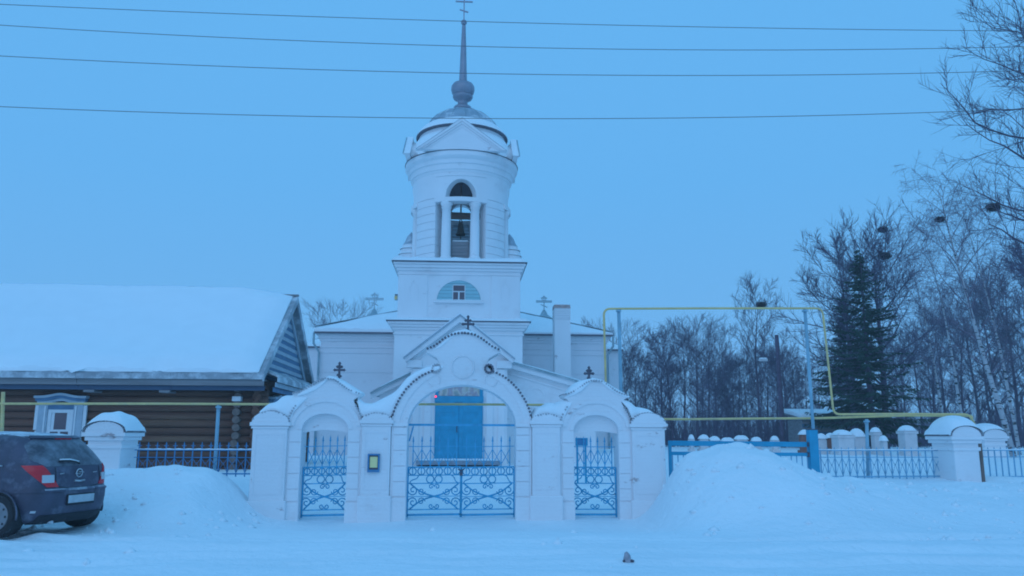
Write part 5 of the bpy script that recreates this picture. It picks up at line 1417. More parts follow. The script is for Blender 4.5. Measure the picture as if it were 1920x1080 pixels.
# tail lights
for s in (1, -1):
    def ta(z): 
        f_ = (z - 0.69)/(1.0 - 0.69)
        return s * t_of(-(0.40 + 0.20*f_), z)
    def tb(z):
        f_ = (z - 0.69)/(1.0 - 0.69)
        xr = cs(XR, z)
        return s * t_side(xr - 0.05 - 0.25*f_**1.2, z)
    tl = patch(lin(0.69, 1.0, 10), ta, tb, 0.012, 'tail_light', M['red_lens'], car, 18)
    patch(lin(0.755, 0.865, 4), lambda z: s*t_of(-0.475, z), lambda z: s*t_of(-0.625, z), 0.018, 'reversing_lens', M['clear_lens'], tl, 6)
    # dark glass of side windows
    patch(lin(0.97, 1.30, 6), lambda z: s*t_side(-0.08 - 0.50*(z-0.97) - 0.02, z), lambda z: s*t_side(-0.98 , z), 0.005, 'side_window', M['car_glass'], car, 14)
    patch(lin(0.96, 1.31, 6), lambda z: s*t_side(-1.05, z), lambda z: s*t_side(-1.45 - 0.42*(1.31-z)/0.35, z), 0.005, 'side_window', M['car_glass'], car, 14)
    # bumper crease and reflector
    patch([0.62, 0.63, 0.64], lambda z: s*t_of(-0.30, z), lambda z: s*t_side(0.20, z), 0.016, 'bumper_crease', M['paint'], car, 16)
    patch([0.335, 0.35, 0.365], lambda z: s*t_of(-0.66, z), lambda z: s*t_of(-0.70, z), 0.008, 'reflector', M['clear_lens'], car, 8)
patch(lin(1.02, 1.30, 5), lambda z: 0.5 - t_of(-0.60, z), lambda z: 0.5 - t_of(0.60, z), 0.006, 'windscreen', M['car_glass'], car, 20)
# hatch outline: seams
def seam(pts, name='hatch_seam', r_=0.006): MB().tube(pts, r_, 5).build(name, M['black_plastic'], car)
hz = lin(0.70, 0.98, 8)
arc = [(-0.44 + 0.88*k/20) for k in range(21)]
seam([contour(t_of(y, 0.665 + 0.04*abs(y/0.44)**3), 0.665 + 0.04*abs(y/0.44)**3) + Vector((0.004, 0, 0)) for y in arc])
for s in (-1, 1):
    seam([contour(t_of(s*(0.44 + 0.0*z), z), z) + Vector((0.004, 0, 0)) for z in lin(0.70, 0.97, 8)])
# rear wiper, badge, handle strip, plate, lower skirt
def tp(y, z, off=0.02): return contour(t_of(y, z), z) + cnorm(t_of(y, z), z)*off
MB().tube([tp(0.02, 1.0, 0.03), tp(-0.06, 1.03, 0.035), tp(-0.28, 1.045, 0.03), tp(-0.36, 1.04, 0.025)], 0.013, 5).build('rear_wiper', M['black_plastic'], car)
MB().tube([tp(0.0, 1.025, 0.045), tp(-0.16, 1.055, 0.05), tp(-0.34, 1.06, 0.04)], 0.009, 5).build('wiper_snow', M['snow_cap'], car)
bcen = tp(0.0, 0.875, 0.012)
MB().tube([(bcen.x, bcen.y + 0.06*math.cos(k*PI/10), bcen.z + 0.06*math.sin(k*PI/10)) for k in range(21)], 0.009, 5, cap=False).build('badge_ring', M['chrome'], car)
MB().tube([(bcen.x + 0.004, bcen.y - 0.085, bcen.z - 0.008), (bcen.x + 0.004, bcen.y + 0.02, bcen.z - 0.014), (bcen.x + 0.004, bcen.y - 0.02, bcen.z + 0.014), (bcen.x + 0.004, bcen.y + 0.085, bcen.z + 0.008)], 0.008, 5).build('badge_bar', M['chrome'], car)
MB().tube([tp(-0.10, 0.765, 0.012), tp(0.0, 0.755, 0.018), tp(0.10, 0.765, 0.012)], 0.016, 6).build('hatch_handle', M['chrome'], car)
for y in (-0.33, 0.33):
    MB().tube([tp(y - 0.04, 0.875, 0.008), tp(y + 0.04, 0.88, 0.008)], 0.007, 5).build('lettering_strip', M['chrome'], car)
zp0, zp1 = 0.435, 0.56
pl_x = CARX + cs(XR, 0.5) + 0.012
bevel(MB().box(pl_x - 0.01, pl_x + 0.012, CARY - 0.275, CARY + 0.275, CARZ + zp0 - 0.02, CARZ + zp1 + 0.015).build('plate_holder', M['black_plastic'], car), 0.006)
bevel(MB().box(pl_x + 0.0125, pl_x + 0.019, CARY - 0.26, CARY + 0.26, CARZ + zp0 + 0.012, CARZ + zp1).build('number_plate', M['plate'], car), 0.004)
patch(lin(0.17, 0.30, 3), lambda z: t_of(0.62, z), lambda z: t_of(-0.62, z), 0.010, 'rear_skirt', M['black_plastic'], car, 20)
MB().tube([(CARX + 0.40, CARY - 0.40, CARZ + 0.19), (CARX + 0.54, CARY - 0.40, CARZ + 0.185)], 0.025, 8).build('exhaust', M['chrome'], car)
# snow dusting on the roof and on ledges
rows = []
rg = np.random.RandomState(8)
for j in range(13):
    row = []
    for i in range(25):
        u = -1.02 + 1.13*i/24; v = -0.50 + 1.0*j/12
        # roof height at this place
        zz = 1.30
        for z in np.linspace(1.25, 1.487, 60):
            hw, xr, xf = cs(HW, z), cs(XR, z), cs(XF, z)
            n = 5.2 - 1.9*min(1, (z - 0.95)/0.45)
            if (abs((u - (xr+xf)/2)/((xr-xf)/2))**n + abs(v/hw)**n) <= 1: zz = z
        e = min(1, i/1.5, (24-i)/2.0, j/1.5, (12-j)/1.5)
        row.append((CARX + u, CARY + v, CARZ + zz + 0.002 + 0.010*e*(0.4 + 1.0*rg.rand())))
    rows.append(row)
MB().grid(rows).build('roof_snow', M['frost_roof'], car)
patch([0.630, 0.640, 0.652, 0.664], lambda z: t_of(0.60, z), lambda z: t_of(-0.60, z), 0.008, 'bumper_snow', M['frost'], car, 24, 0.0)
# wheels
def wheel(x, side):
    yo = CARY - side*0.845
    w = MB().tube([(x, yo + side*0.20, CARZ + 0.30), (x, yo - side*0.004, CARZ + 0.30)], 0.30, 28).build('wheel_well', M['black_plastic'], car)
    n = 36; pr = [(0.19, 0.0), (0.215, -0.018), (0.275, -0.024), (0.300, -0.008), (0.305, 0.03), (0.305, 0.15), (0.29, 0.18)]
    m = MB(); v = []; f = []
    for r_, d in pr:
        v += [(x + r_*math.cos(2*PI*k/n), yo + side*(d - 0.004), CARZ + 0.295 + r_*math.sin(2*PI*k/n)) for k in range(n)]
    for i in range(len(pr)-1):
        f += [(i*n+k, i*n+(k+1) % n, (i+1)*n+(k+1) % n, (i+1)*n+k) for k in range(n)]
    m.add(v, f, True); ty = m.build('wheel', M['rubber'], car)
    m = MB(); v = [(x, yo - side*0.006, CARZ + 0.295)]; f = []
    for r_, d in ((0.05, -0.004), (0.12, -0.010), (0.175, -0.006), (0.198, -0.016), (0.203, 0.02)):
        v += [(x + r_*math.cos(2*PI*k/n), yo + side*d - side*0.006, CARZ + 0.295 + r_*math.sin(2*PI*k/n)) for k in range(n)]
    f = [(0, 1+k, 1+(k+1) % n) for k in range(n)] + [(1+i*n+k, 1+i*n+(k+1) % n, 1+(i+1)*n+(k+1) % n, 1+(i+1)*n+k) for i in range(4) for k in range(n)]
    m.add(v, f, True); m.build('rim', M['rim'], ty)
    for k in range(9):
        a = k*2*PI/9
        m = MB().tube([(x + 0.155*math.cos(a), yo - side*0.010, CARZ + 0.295 + 0.155*math.sin(a)), (x + 0.155*math.cos(a), yo - side*0.0175, CARZ + 0.295 + 0.155*math.sin(a))], 0.017, 8)
        m.build('rim_slot', M['black_plastic'], ty)
    # arch lip
    MB().tube([(x + 0.335*math.cos(a), yo - side*(0.002), CARZ + 0.30 + 0.335*math.sin(a)) for a in lin(-0.15, PI + 0.15, 20)], 0.016, 6).build('arch_lip', M['paint'], car)
    MB().tube([(x + 0.325*math.cos(a), yo - side*(0.0), CARZ + 0.30 + 0.325*math.sin(a)) for a in lin(-0.2, PI + 0.2, 24)], 0.02, 6).build('arch_gap', M['rubber'], car)
for x in (CARX, CARX - 2.51):
    for side in (1, -1):
        wheel(x, side)
MB().tube([contour(t_side(-0.55, 0.99), 0.99) + Vector((0, -0.012, 0)), contour(t_side(-0.05, 1.0), 1.0) + Vector((0, -0.012, 0))], 0.010, 5).build('window_trim', M['chrome'], car)
car.rotation_euler = (0, 0, R(-17))

# ------------------------------------------------------------------ trees
def branch_tubes(polys, sides):
    """list of (pts (n,3), radii (n)) -> verts, faces as numpy arrays"""
    V = []; Fc = []; off = 0
    for pts, rad in polys:
        n = len(pts)
        d = np.gradient(pts, axis=0); d /= np.linalg.norm(d, axis=1)[:, None] + 1e-9
        ref = np.where(np.abs(d[:, 2:3]) < 0.9, np.array([[0, 0, 1.0]]), np.array([[1.0, 0, 0]]))
        x = np.cross(d, ref); x /= np.linalg.norm(x, axis=1)[:, None] + 1e-9
        y = np.cross(d, x)
        a = np.arange(sides) * 2*np.pi/sides
        ring = pts[:, None, :] + rad[:, None, None]*(np.cos(a)[None, :, None]*x[:, None, :] + np.sin(a)[None, :, None]*y[:, None, :])
        V.append(ring.reshape(-1, 3))
        i = np.arange(n-1)[:, None]*sides; k = np.arange(sides)[None, :]; k2 = (k+1) % sides
        Fc.append(np.stack([i+k, i+k2, i+sides+k2, i+sides+k], -1).reshape(-1, 4) + off)
        off += n*sides
    return np.concatenate(V), np.concatenate(Fc)
def np_mesh(name, V, Fq, mat):
    me = bpy.data.meshes.new(name)
    me.vertices.add(len(V)); me.vertices.foreach_set('co', V.ravel().astype(np.float32))
    k = Fq.shape[1]
    me.loops.add(Fq.size); me.loops.foreach_set('vertex_index', Fq.ravel().astype(np.int32))
    me.polygons.add(len(Fq)); me.polygons.foreach_set('loop_start', np.arange(0, Fq.size, k, dtype=np.int32))
    me.polygons.foreach_set('loop_total', np.full(len(Fq), k, dtype=np.int32))
    me.polygons.foreach_set('use_smooth', np.ones(len(Fq), dtype=bool))
    me.update(calc_edges=True); me.validate()
    me.materials.append(mat)
    return me
def grow(rng, start, dirn, length, r0, r1, n, wob, trop):
    pts = [start]; d = dirn / np.linalg.norm(dirn)
    for k in range(n):
        d = d + rng.normal(0, wob, 3) + np.array([0, 0, trop])
        d /= np.linalg.norm(d)
        pts.append(pts[-1] + d*length/n)
    return np.array(pts), np.linspace(r0, r1, n+1)
def bare_tree(seed, H, r0=None, n_limb=20, first=0.22, spread=0.34, up=0.9, n_br=8, n_tw=6, droop=0.0, lean=(0, 0), wob=0.05, twr=0.006, tip=0.30):
    """returns trunk polys and twig polys of a leafless tree of height H, foot at the origin"""
    rng = np.random.RandomState(seed)
    r0 = r0 or H*0.013
    big, fine = [], []
    tp, tr = grow(rng, np.zeros(3), np.array([lean[0], lean[1], 1.0]), H, r0, r0*0.10, 14, wob*0.5, 0.03)
    big.append((tp, tr))
    def at(poly, t):
        i = t*(len(poly)-1); a = int(min(i, len(poly)-2)); f_ = i - a
        return poly[a]*(1-f_) + poly[a+1]*f_, (poly[a+1]-poly[a])/np.linalg.norm(poly[a+1]-poly[a])
    for k in range(n_limb):
        t = first + (1-first)*((k + rng.rand())/n_limb)**0.9
        t = min(t, 0.985)
        p, d = at(tp, t)
        az = k*2.399 + rng.normal(0, 0.4)
        prof = math.sin(PI*min(1, ((1-t)/(1-first))**0.75*0.80 + 0.12))
        L = H*spread*(0.30 + 0.75*prof)*rng.uniform(0.75, 1.2)
        dd = np.array([math.cos(az), math.sin(az), up*rng.uniform(0.5, 1.3)])
        rl = r0*(1-t*0.8)*0.42
        lp, lr2 = grow(rng, p, dd, L, rl, rl*0.18, 8, wob*1.9, 0.05 - droop*0.06)
        big.append((lp, lr2))
        for b in range(n_br):
            tb = 0.18 + 0.80*(b + rng.rand())/n_br
            q, dq = at(lp, min(tb, 0.99))
            side = rng.normal(0, 1, 3); side -= dq*side.dot(dq); side /= np.linalg.norm(side) + 1e-9
            db = dq*0.75 + side*0.8 + np.array([0, 0, 0.25 - droop*0.7])
            Lb = L*0.42*(1.15 - 0.6*tb)*rng.uniform(0.6, 1.3)
            rb = max(twr*1.3, rl*0.34*(1-0.5*tb))
            bp, br2 = grow(rng, q, db, Lb, rb, twr*0.8, 5, wob*1.5, 0.05 - droop*0.16)
            fine.append((bp, br2))
            for w in range(n_tw):
                tw = 0.15 + 0.83*(w + rng.rand())/n_tw
                q2, d2 = at(bp, min(tw, 0.99))
                s2 = rng.normal(0, 1, 3); s2 -= d2*s2.dot(d2); s2 /= np.linalg.norm(s2) + 1e-9
                dw = d2*0.8 + s2*0.75 + np.array([0, 0, 0.2 - droop*1.1])
                Lw = Lb*0.50*rng.uniform(0.5, 1.2)
                wp, wr = grow(rng, q2, dw, Lw, twr, twr*0.4, 3, wob*1.6, 0.05 - droop*0.25)
                fine.append((wp, wr))
    return big, fine
TM = {}
def tree_kind(key, seed, H, bark='bark', twig='twig', **kw):
    big, fine = bare_tree(seed, H, **kw)
    if bark == 'birch': fine = fine + big[1:]; big = big[:1]
    a = np_mesh('trunk', *branch_tubes(big, 6 if bark != 'birch' else 9), M[bark]); b = np_mesh('crown', *branch_tubes(fine, 3), M[twig])
    TM[key] = (a, b, max(float(np.max([p[0][:, 2].max() for p in big])), float(np.percentile([p[0][:, 2].max() for p in fine], 99.5))))
def place_tree(name, key, label, px, Y, ytop=None, group=None, H=None, rot=None, cat='tree', x=None):
    x = P(px, 815, Y).x if x is None else x
    z0 = gz(x, Y) - 0.15
    a, b, H0 = TM[key]
    h = (P(px, ytop, Y).z - z0) if ytop is not None else (H or H0)
    s = h/H0
    t = thing(name, label, cat, (x, Y, z0), group)
    t.scale = (s, s, s); t.rotation_euler = (0, 0, random.uniform(0, 6.28) if rot is None else rot)
    for nm, me in (('trunk', a), ('crown', b)):
        o = bpy.data.objects.new(nm, me); COL.objects.link(o); o.parent = t
    return t
tree_kind('broad', 11, 12, n_limb=24, spread=0.36, up=0.9, n_br=11, n_tw=10, first=0.08, twr=0.010)
tree_kind('tall', 12, 13, n_limb=24, spread=0.27, up=1.4, n_br=11, n_tw=10, first=0.3, twr=0.010)
tree_kind('oval', 13, 11, n_limb=26, spread=0.30, up=1.1, n_br=11, n_tw=10, first=0.07, twr=0.011)
tree_kind('young', 14, 9, n_limb=20, spread=0.33, up=1.2, n_br=10, n_tw=9, first=0.06, twr=0.010)
tree_kind('stub', 15, 10, n_limb=22, spread=0.30, up=0.9, n_br=10, n_tw=9, first=0.10, twr=0.011, lean=(0.05, 0.0))
tree_kind('linden', 21, 14, n_limb=32, spread=0.39, up=0.7, n_br=12, n_tw=9, first=0.2, twr=0.015, r0=0.26, wob=0.06)
tree_kind('linden_b', 22, 14, n_limb=30, spread=0.38, up=0.8, n_br=12, n_tw=9, first=0.22, twr=0.015, r0=0.28, wob=0.06)
tree_kind('birch', 31, 15, 'birch', 'birch_twig', n_limb=26, spread=0.26, up=1.5, n_br=9, n_tw=9, first=0.28, droop=0.45, twr=0.007, r0=0.165, lean=(-0.16, 0.0))
tree_kind('birch_b', 32, 15, 'birch', 'birch_twig', n_limb=26, spread=0.24, up=1.6, n_br=9, n_tw=9, first=0.30, droop=0.5, twr=0.007, r0=0.11, lean=(-0.05, 0.0))
tree_kind('old', 41, 16, n_limb=46, spread=0.27, up=0.35, n_br=13, n_tw=10, first=0.2, twr=0.009, r0=0.28, wob=0.07)

gw = 'bare trees behind the churchyard fence'
place_tree('bare_tree', 'tall', 'tall bare tree with one round nest right of the middle of the pipe loop', 1425, 54, 512, gw)
place_tree('bare_tree', 'linden', 'large bare tree with a dark nest on its left, growing left of the spruce', 1606, 42, 415, gw, rot=0.5)
place_tree('bare_tree', 'linden_b', 'large bare tree with two stacked nests, rising behind the spruce', 1660, 43, 388, gw, rot=2.0)
place_tree('bare_tree', 'oval', 'dense dark tree at left of the wood beside the pale chapel', 1262, 50, 598, gw)
place_tree('bare_tree', 'broad', 'dense dark tree with a bent top branch under the pipe loop', 1308, 51, 589, gw)
place_tree('bare_tree', 'stub', 'bare tree between the tall nest tree and the right pipe post', 1478, 50, 606, gw)
place_tree('bare_tree', 'young', 'thin bare tree just right of the chapel corner and left pipe post', 1190, 52, 640, gw)
place_tree('bare_tree', 'broad', 'bare tree showing its crown over the chapel roof at right', 1150, 58, 596, gw)
place_tree('bare_tree', 'oval', 'bare tree peeking over the nave roof beside the chimney', 1098, 76, 598, gw)
place_tree('bare_tree', 'broad', 'lone bare tree behind the church roof at left of the tower', 640, 92, 556, gw)
gq = 'trees of the wood under and beside the pipe loop'
rt = random.Random(5)
wood = [(1172, 60, 665), (1215, 58, 645), (1240, 62, 615), (1285, 62, 594), (1330, 60, 606), (1346, 66, 640), (1366, 62, 662), (1386, 66, 650), (1402, 60, 655), (1440, 62, 640), (1458, 57, 645), (1496, 60, 650), (1516, 56, 668), (1540, 58, 655), (1562, 54, 640), (1228, 70, 655), (1318, 72, 640), (1378, 70, 660), (1428, 72, 650), (1484, 70, 650)]
for k, (px_, Y, yt) in enumerate(wood):
    place_tree('wood_tree', rt.choice(['broad', 'oval', 'young', 'stub', 'tall']), 'dark bare tree standing close among others in the wood under the pipe loop', px_, Y, yt, gq)
right = [(1702, 50, 600), (1730, 56, 585), (1752, 52, 572), (1776, 60, 560), (1806, 56, 545), (1840, 62, 520), (1876, 56, 500), (1915, 60, 470), (1950, 54, 450), (1690, 64, 610), (1860, 70, 560), (1990, 62, 440)]
for k, (px_, Y, yt) in enumerate(right):
    place_tree('wood_tree', rt.choice(['broad', 'oval', 'tall', 'stub']), 'bare tree in the thicket behind the birches and the far right pillar', px_, Y, yt, 'trees of the thicket behind the birches')
place_tree('birch_tree', 'birch', 'birch with leaning white trunk standing right of the far right pillars', 1897, 27, 290, 'birches at the right', rot=0.0)
place_tree('birch_tree', 'birch_b', 'upright birch with pale trunk right beside the leaning birch', 1908, 30, 330, 'birches at the right', rot=0.6)
place_tree('birch_tree', 'birch_b', 'slender birch behind the far right pillar, left of the leaning birch', 1812, 34, 370, 'birches at the right', rot=0.2)
place_tree('birch_tree', 'birch_b', 'slender birch between the spruce and the far right pillar', 1775, 46, 430, 'birches at the right', rot=0.4)
place_tree('bare_tree', 'old', 'big old tree reaching long bare branches in from the right edge', 2112, 27.0, -40, gw, rot=0.3)

# spruce
def spruce(H, seed):
    rng = np.random.RandomState(seed); tv, fv = [], []; needles = []; nf = []
    big = [grow(rng, np.zeros(3), np.array([0, 0, 1.0]), H, H*0.017, 0.01, 10, 0.01, 0.02)]
    off = 0
    z = H*0.09
    while z < H*0.985:
        t = z/H
        L = H*0.30*(1-t)**0.85*(1 if t > 0.14 else 0.8) + 0.12
        nb = int(rng.randint(7, 10))
        for k in range(nb):
            az = rng.rand()*2*PI; Lb = L*rng.uniform(0.40, 1.30)
            if rng.rand() < 0.10: continue
            d = np.array([math.cos(az), math.sin(az), 0.15 - 0.55*(1-t)])
            p0 = np.array([0, 0, z + rng.uniform(-0.12, 0.12)])
            bp, br2 = grow(rng, p0, d, Lb, 0.022*(1-t) + 0.008, 0.004, 6, 0.05, 0.045)
            big.append((bp, br2))
            ns = max(6, int(Lb/0.085))
            for i in range(ns):
                u = 0.12 + 0.88*i/ns
                j = u*6; a = int(min(j, 5)); f_ = j - a
                q = bp[a]*(1-f_) + bp[a+1]*f_; dq = bp[a+1]-bp[a]; dq /= np.linalg.norm(dq)
                sd = np.cross(dq, [0, 0, 1]); sd /= np.linalg.norm(sd) + 1e-9
                for s in (-1, 1):
                    ln = rng.uniform(0.18, 0.42)*(1.1 - 0.5*u)*(0.5 + Lb*0.35)
                    e = q + (dq*0.55 + sd*s*0.8 + np.array([0, 0, rng.uniform(-0.75, -0.1)]))*ln
                    w = np.cross(e - q, rng.normal(0, 1, 3)); w /= np.linalg.norm(w) + 1e-9; w *= 0.030 + 0.02*rng.rand()
                    mid = q*0.5 + e*0.5 + np.array([0, 0, -0.03*ln])
                    needles += [q - w*0.5, mid - w, e, mid + w]
                    nf.append((off, off+1, off+2, off+3)); off += 4
        z += H*0.030*(1.05 - 0.4*t)
    return np_mesh('trunk', *branch_tubes(big, 5), M['bark']), np_mesh('crown', np.array(needles), np.array(nf), M['needle']), H
TM['spruce'] = spruce(12.0, 3)
place_tree('spruce_tree', 'spruce', 'dark green spruce among bare trees right of the yellow pipe loop', 1636, 39, 470, None)
TM['spruce_small'] = spruce(8.0, 6)
place_tree('spruce_tree', 'spruce_small', 'second dark spruce half hidden behind the left side of first', 1598, 44, 560, None)

# rooks' nests: heaps of sticks wedged in the crowns
def nest_mesh(seed):
    rng = np.random.RandomState(seed); polys = []
    for k in range(150):
        a = rng.rand()*2*PI; r_ = 0.32*rng.rand()**0.5; z = rng.uniform(-0.22, 0.16)*(1 - (r_/0.45)**2)
        c = np.array([r_*math.cos(a), r_*math.sin(a), z])
        d = np.array([-math.sin(a), math.cos(a), rng.normal(0, 0.35)]) + rng.normal(0, 0.35, 3); d /= np.linalg.norm(d)
        L = rng.uniform(0.12, 0.34)
        polys.append((np.array([c - d*L, c, c + d*L]), np.array([0.010, 0.016, 0.008])))
    V, Fq = branch_tubes(polys, 3)
    n = 10
    prof = [(0.02, -0.26), (0.2, -0.2), (0.32, -0.04), (0.33, 0.08), (0.25, 0.15), (0.12, 0.06), (0.02, 0.04)]
    V2 = np.array([(r_*math.cos(k*2*PI/n)*(1+rng.normal(0, .08)), r_*math.sin(k*2*PI/n)*(1+rng.normal(0, .08)), z) for r_, z in prof for k in range(n)])
    F2 = np.array([(i*n+k, i*n+(k+1) % n, (i+1)*n+(k+1) % n, (i+1)*n+k) for i in range(len(prof)-1) for k in range(n)]) + len(V)
    return np_mesh('rook_nest', np.concatenate([V, V2]), np.concatenate([Fq, F2]), M['nest'])
nm_ = [nest_mesh(1), nest_mesh(2), nest_mesh(3)]
for k, (px_, py2, Y, s, lab) in enumerate(((1427, 571, 54, 1.2, 'round stick nest in the tall tree above the pipe loop'), (1606, 500, 42, 1.25, 'stick nest in the left crown above the spruce'), (1613, 512, 42, 1.0, 'stick nest pressed against the nest in the left crown'), (1655, 430, 43, 1.0, 'topmost stick nest in the tree behind the spruce'), (1658, 479, 43, 1.25, 'larger stick nest below the topmost one behind the spruce'), (1763, 411, 32, 0.75, 'small dark stick nest high in the birch crowns at right'), (1862, 388, 28, 0.9, 'dark stick nest near the right edge above the birches'))):
    p = P(px_, py2, Y)
    o = link('rook_nest', nm_[k % 3], None, p, (0, 0, k)); s *= 0.78; o.scale = (s, s, s)
    tag(o, lab, 'nest', 'rook nests in the trees')

# far wood closing the view: one mass of trunks and twigs
rng = np.random.RandomState(77)
big, fine = bare_tree(90, 10, n_limb=16, n_br=7, n_tw=6, spread=0.3, up=1.2, twr=0.016, first=0.12)
V0, F0 = branch_tubes(big + fine, 3)
VV, FF = [], []; off = 0
spots = [(rng.uniform(8, 95), rng.uniform(84, 150)) for _ in range(64)] + [(rng.uniform(-70, -22), rng.uniform(90, 130)) for _ in range(14)]
for x, y in spots:
    a = rng.rand()*6.28; s = rng.uniform(0.75, 1.15)
    c_, s_ = math.cos(a), math.sin(a)
    V = V0 @ np.array([[c_, s_, 0], [-s_, c_, 0], [0, 0, 1]])*s + np.array([x, y, gz(x, y) - 0.2])
    VV.append(V); FF.append(F0 + off); off += len(V)
tag(link('far_wood', np_mesh('far_wood', np.concatenate(VV), np.concatenate(FF), M['twig'])), 'far bare wood behind the churchyard seen as one mass', None, kind='stuff')
# brush between the trunks
polys = []
for k in range(11000):
    if k % 8 == 0: x, y = rng.uniform(-20, -12), rng.uniform(60, 75)
    else: x, y = rng.uniform(9, 50), rng.uniform(48, 72)
    z = 0.95
    h = rng.uniform(0.7, 3.4)
    p = np.array([x, y, z]); d = np.array([rng.normal(0, .3), rng.normal(0, .3), 1.0])
    polys.append(grow(rng, p, d, h, 0.014, 0.005, 4, 0.10, 0.03))
tag(link('undergrowth', np_mesh('undergrowth', *branch_tubes(polys, 3), M['twig'])), 'bare brush between the trunks of the wood', None, kind='stuff')

# ------------------------------------------------------------------ churchyard: graves, shed, lamp
def snow_dome(xc, yc, w, d, z, t, parent, seed=0):
    rows = []
    for j in range(9):
        v = -1 + 2*j/8; row = []
        for i in range(11):
            u = -1 + 2*i/10
            h = max(0, 1 - min(1, (abs(u)**2.8 + abs(v)**2.8)**(1/2.8))**2.2)**0.6
            row.append((xc + u*w/2, yc + v*d/2, z + t*h*(1 + 0.1*math.sin(i + j + seed))))
        rows.append(row)
    return MB().grid(rows).build('snow_hat', M['snow_cap'], parent)
def grave(label, px0, px1, ytop, Y, mat, kind='slab', d=0.28, hs=0.14, group='snow capped gravestones'):
    x0, x1 = P(px0, 820, Y).x, P(px1, 820, Y).x; xc = (x0+x1)/2; w = x1 - x0
    zt = P((px0+px1)/2, ytop, Y).z - hs; zb = gz(xc, Y) - 0.3
    t = thing('gravestone', label, 'gravestone', (xc, Y, zb + 0.3), group)
    if kind == 'slab':
        pl = [(x0 + 0.02, zb), (x0, zt - 0.12), (x0 + w*0.14, zt - 0.03), (xc, zt), (x1 - w*0.14, zt - 0.03), (x1, zt - 0.12), (x1 - 0.02, zb)]
        bevel(MB().prism(pl, Y - d/2, Y + d/2).build('stone', M[mat], t), 0.015)
    else:
        bevel(MB().box(x0, x1, Y - d/2, Y + d/2, zb, zt).build('stone', M[mat], t), 0.02)
        bevel(MB().box(x0 - 0.04, x1 + 0.04, Y - d/2 - 0.04, Y + d/2 + 0.04, zt - 0.16, zt - 0.06).build('cornice', M[mat], t), 0.015)
    bevel(MB().box(x0 - 0.06, x1 + 0.06, Y - d/2 - 0.06, Y + d/2 + 0.06, zb, zb + 0.42).build('plinth', M[mat], t), 0.02)
    snow_dome(xc, Y, w + 0.10, d + 0.12, zt - 0.05, hs + 0.05, t, px0)
    return t
o5 = ('first', 'second', 'third', 'fourth', 'fifth')
for k, (a, b, y_) in enumerate(((1311, 1327, 815), (1330, 1348, 818), (1353, 1374, 820), (1378, 1401, 816), (1410, 1425, 819))):
    grave(o5[k] + ' from left of the five low snow capped stones above the field gate', a, b, y_, 36.0, 'stone_white', 'slab')
grave('narrow white post stone right of the five low stones', 1447, 1457, 817, 34.0, 'stone_white', 'post')
grave('small white post stone left of the five low stones', 1293, 1299, 815, 36.0, 'stone_white', 'post')
grave('dark reddish low stone with snow just left of the blue post', 1500, 1517, 806, 32.0, 'stone_red', 'slab')
grave('reddish low stone between two white stones right of the blue post', 1549, 1563, 812, 31.0, 'stone_red', 'slab')
grave('white stone with snow right beside the blue gate post', 1533, 1547, 813, 30.5, 'stone_white', 'slab')
grave('broad white flat topped tomb right of the blue gate post', 1565, 1594, 806, 29.5, 'stone_white', 'post', 0.6)
grave('white rounded tomb stone touching the broad tomb on its right', 1596, 1618, 804, 30.5, 'stone_white', 'slab', 0.5, 0.25)
grave('narrow white stone pillar behind the iron fence under the spruce', 1636, 1648, 801, 30.0, 'stone_white', 'post', 0.3)
grave('wider white stone pillar under the spruce near the far right pillar', 1690, 1713, 798, 29.0, 'stone_white', 'post', 0.5)
grave('tiny white stone between the two white stone pillars under the spruce', 1652, 1660, 817, 29.0, 'stone_white', 'slab')
# low grey shed with snowy roof
Ys = 46.0
x0, x1 = P(1505, 800, Ys).x, P(1600, 800, Ys).x
shed = thing('shed', 'low grey blue plank shed with snow on its roof behind the graves', 'shed', ((x0+x1)/2, Ys + 1, 0.85))
z0, z1 = 0.6, P(1550, 787, Ys).z
nbd = 9
for k in range(nbd):
    MB().box(x0, x1, Ys, Ys + 0.04, z0 + (z1-z0)*k/nbd + 0.006, z0 + (z1-z0)*(k+1)/nbd - 0.004).build('plank', M['mid_blue'] if k % 2 else M['grey_wood'], shed)
MB().box(x0 + 0.02, x1 - 0.02, Ys + 0.041, Ys + 2.2, z0, z1 - 0.01).build('side_wall', M['grey_wood'], shed)
MB().prism_x([(Ys - 0.25, z1), (Ys + 2.4, z1 + 0.35), (Ys + 2.4, z1 + 0.45), (Ys - 0.25, z1 + 0.08)], x0 - 0.15, x1 + 0.15).build('roof', M['grey_wood'], shed)
bevel(MB().prism_x([(Ys - 0.27, z1 + 0.083), (Ys + 2.4, z1 + 0.453), (Ys + 2.4, z1 + 0.7), (Ys - 0.1, z1 + 0.34), (Ys - 0.25, z1 + 0.22)], x0 - 0.17, x1 + 0.17).build('roof_snow', M['snow_cap'], shed), 0.05)
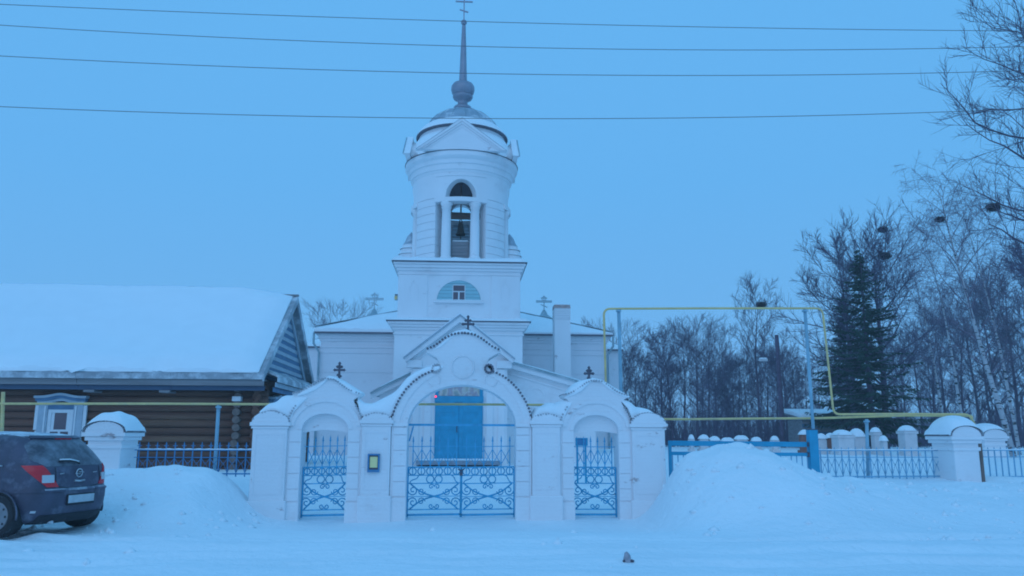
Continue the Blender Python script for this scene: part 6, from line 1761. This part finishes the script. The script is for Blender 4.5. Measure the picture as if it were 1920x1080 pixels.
# street lamp on a wooden pole at the edge of the wood
Yp = 47.0
a, b = P(1456, 628, Yp), P(1470, 850, Yp)
lamp = thing('street_lamp', 'old wooden pole with unlit pale street lamp among the wood trees', 'street lamp', (b.x, Yp, gz(b.x, Yp)))
MB().tube([(b.x, Yp, 0.5), a], [0.17, 0.12], 10).build('pole', M['bark'], lamp)
h = P(1432, 675, Yp - 0.5); h2 = P(1453, 680, Yp)
MB().tube([h2, (h2.x - 0.4, Yp - 0.3, h2.z + 0.18), (h.x + 0.2, Yp - 0.5, h.z + 0.03)], 0.03, 6).build('arm', M['iron_dark'], lamp)
bevel(MB().box(h.x - 0.28, h.x + 0.22, h.y - 0.10, h.y + 0.10, h.z - 0.07, h.z + 0.05).build('lamp_head', M['white_paint'], lamp), 0.03)
snow_slab(h.x - 0.27, h.x + 0.21, h.y - 0.10, h.y + 0.10, h.z + 0.05, 0.08, 'lamp_snow', lamp, 9, 0.06, 10)
# small blue board seen through the right wicket
bb = P(1091, 828, 24.0)
bd = thing('blue_board', 'small dark and blue board on posts seen through the right wicket', 'board', (bb.x, 24.0, gz(bb.x, 24.0)))
x0, x1, z0, z1 = P(1079, 828, 24).x, P(1102, 828, 24).x, P(1090, 836, 24).z, P(1090, 821, 24).z
MB().box(x0 + 0.02, x1 - 0.02, 24.0, 24.03, z0 + 0.02, z1 - 0.02).build('panel', M['fence_blue'], bd)
for q in ((x0, x0 + 0.025, z0, z1), (x1 - 0.045, x1, z0, z1), (x0 + 0.025, x1 - 0.045, z1 - 0.03, z1), (x0 + 0.025, x1 - 0.045, z0, z0 + 0.03)):
    MB().box(q[0], q[1], 23.98, 24.035, q[2], q[3]).build('frame', M['blue'], bd)
for x in (x0 + 0.06, x1 - 0.06):
    MB().bar((x, 24.06, 0.0), (x, 24.06, z0 + 0.1), 0.05).build('post', M['blue'], bd)

# ------------------------------------------------------------------ evening haze
hb = MB().box(-300, 300, -75, 400, -6, 40)
hm = bpy.data.materials.new('haze'); hm.use_nodes = True
N = hm.node_tree.nodes; N.clear()
ho = N.new('ShaderNodeOutputMaterial'); hv = N.new('ShaderNodeVolumePrincipled')
hv.inputs['Color'].default_value = (0.97, 0.98, 0.99, 1); hv.inputs['Density'].default_value = 0.0012; hv.inputs['Anisotropy'].default_value = 0.0
hm.node_tree.links.new(hv.outputs[0], ho.inputs['Volume'])
tag(hb.build('haze', hm), 'thin evening haze over the whole place', None, kind='stuff')
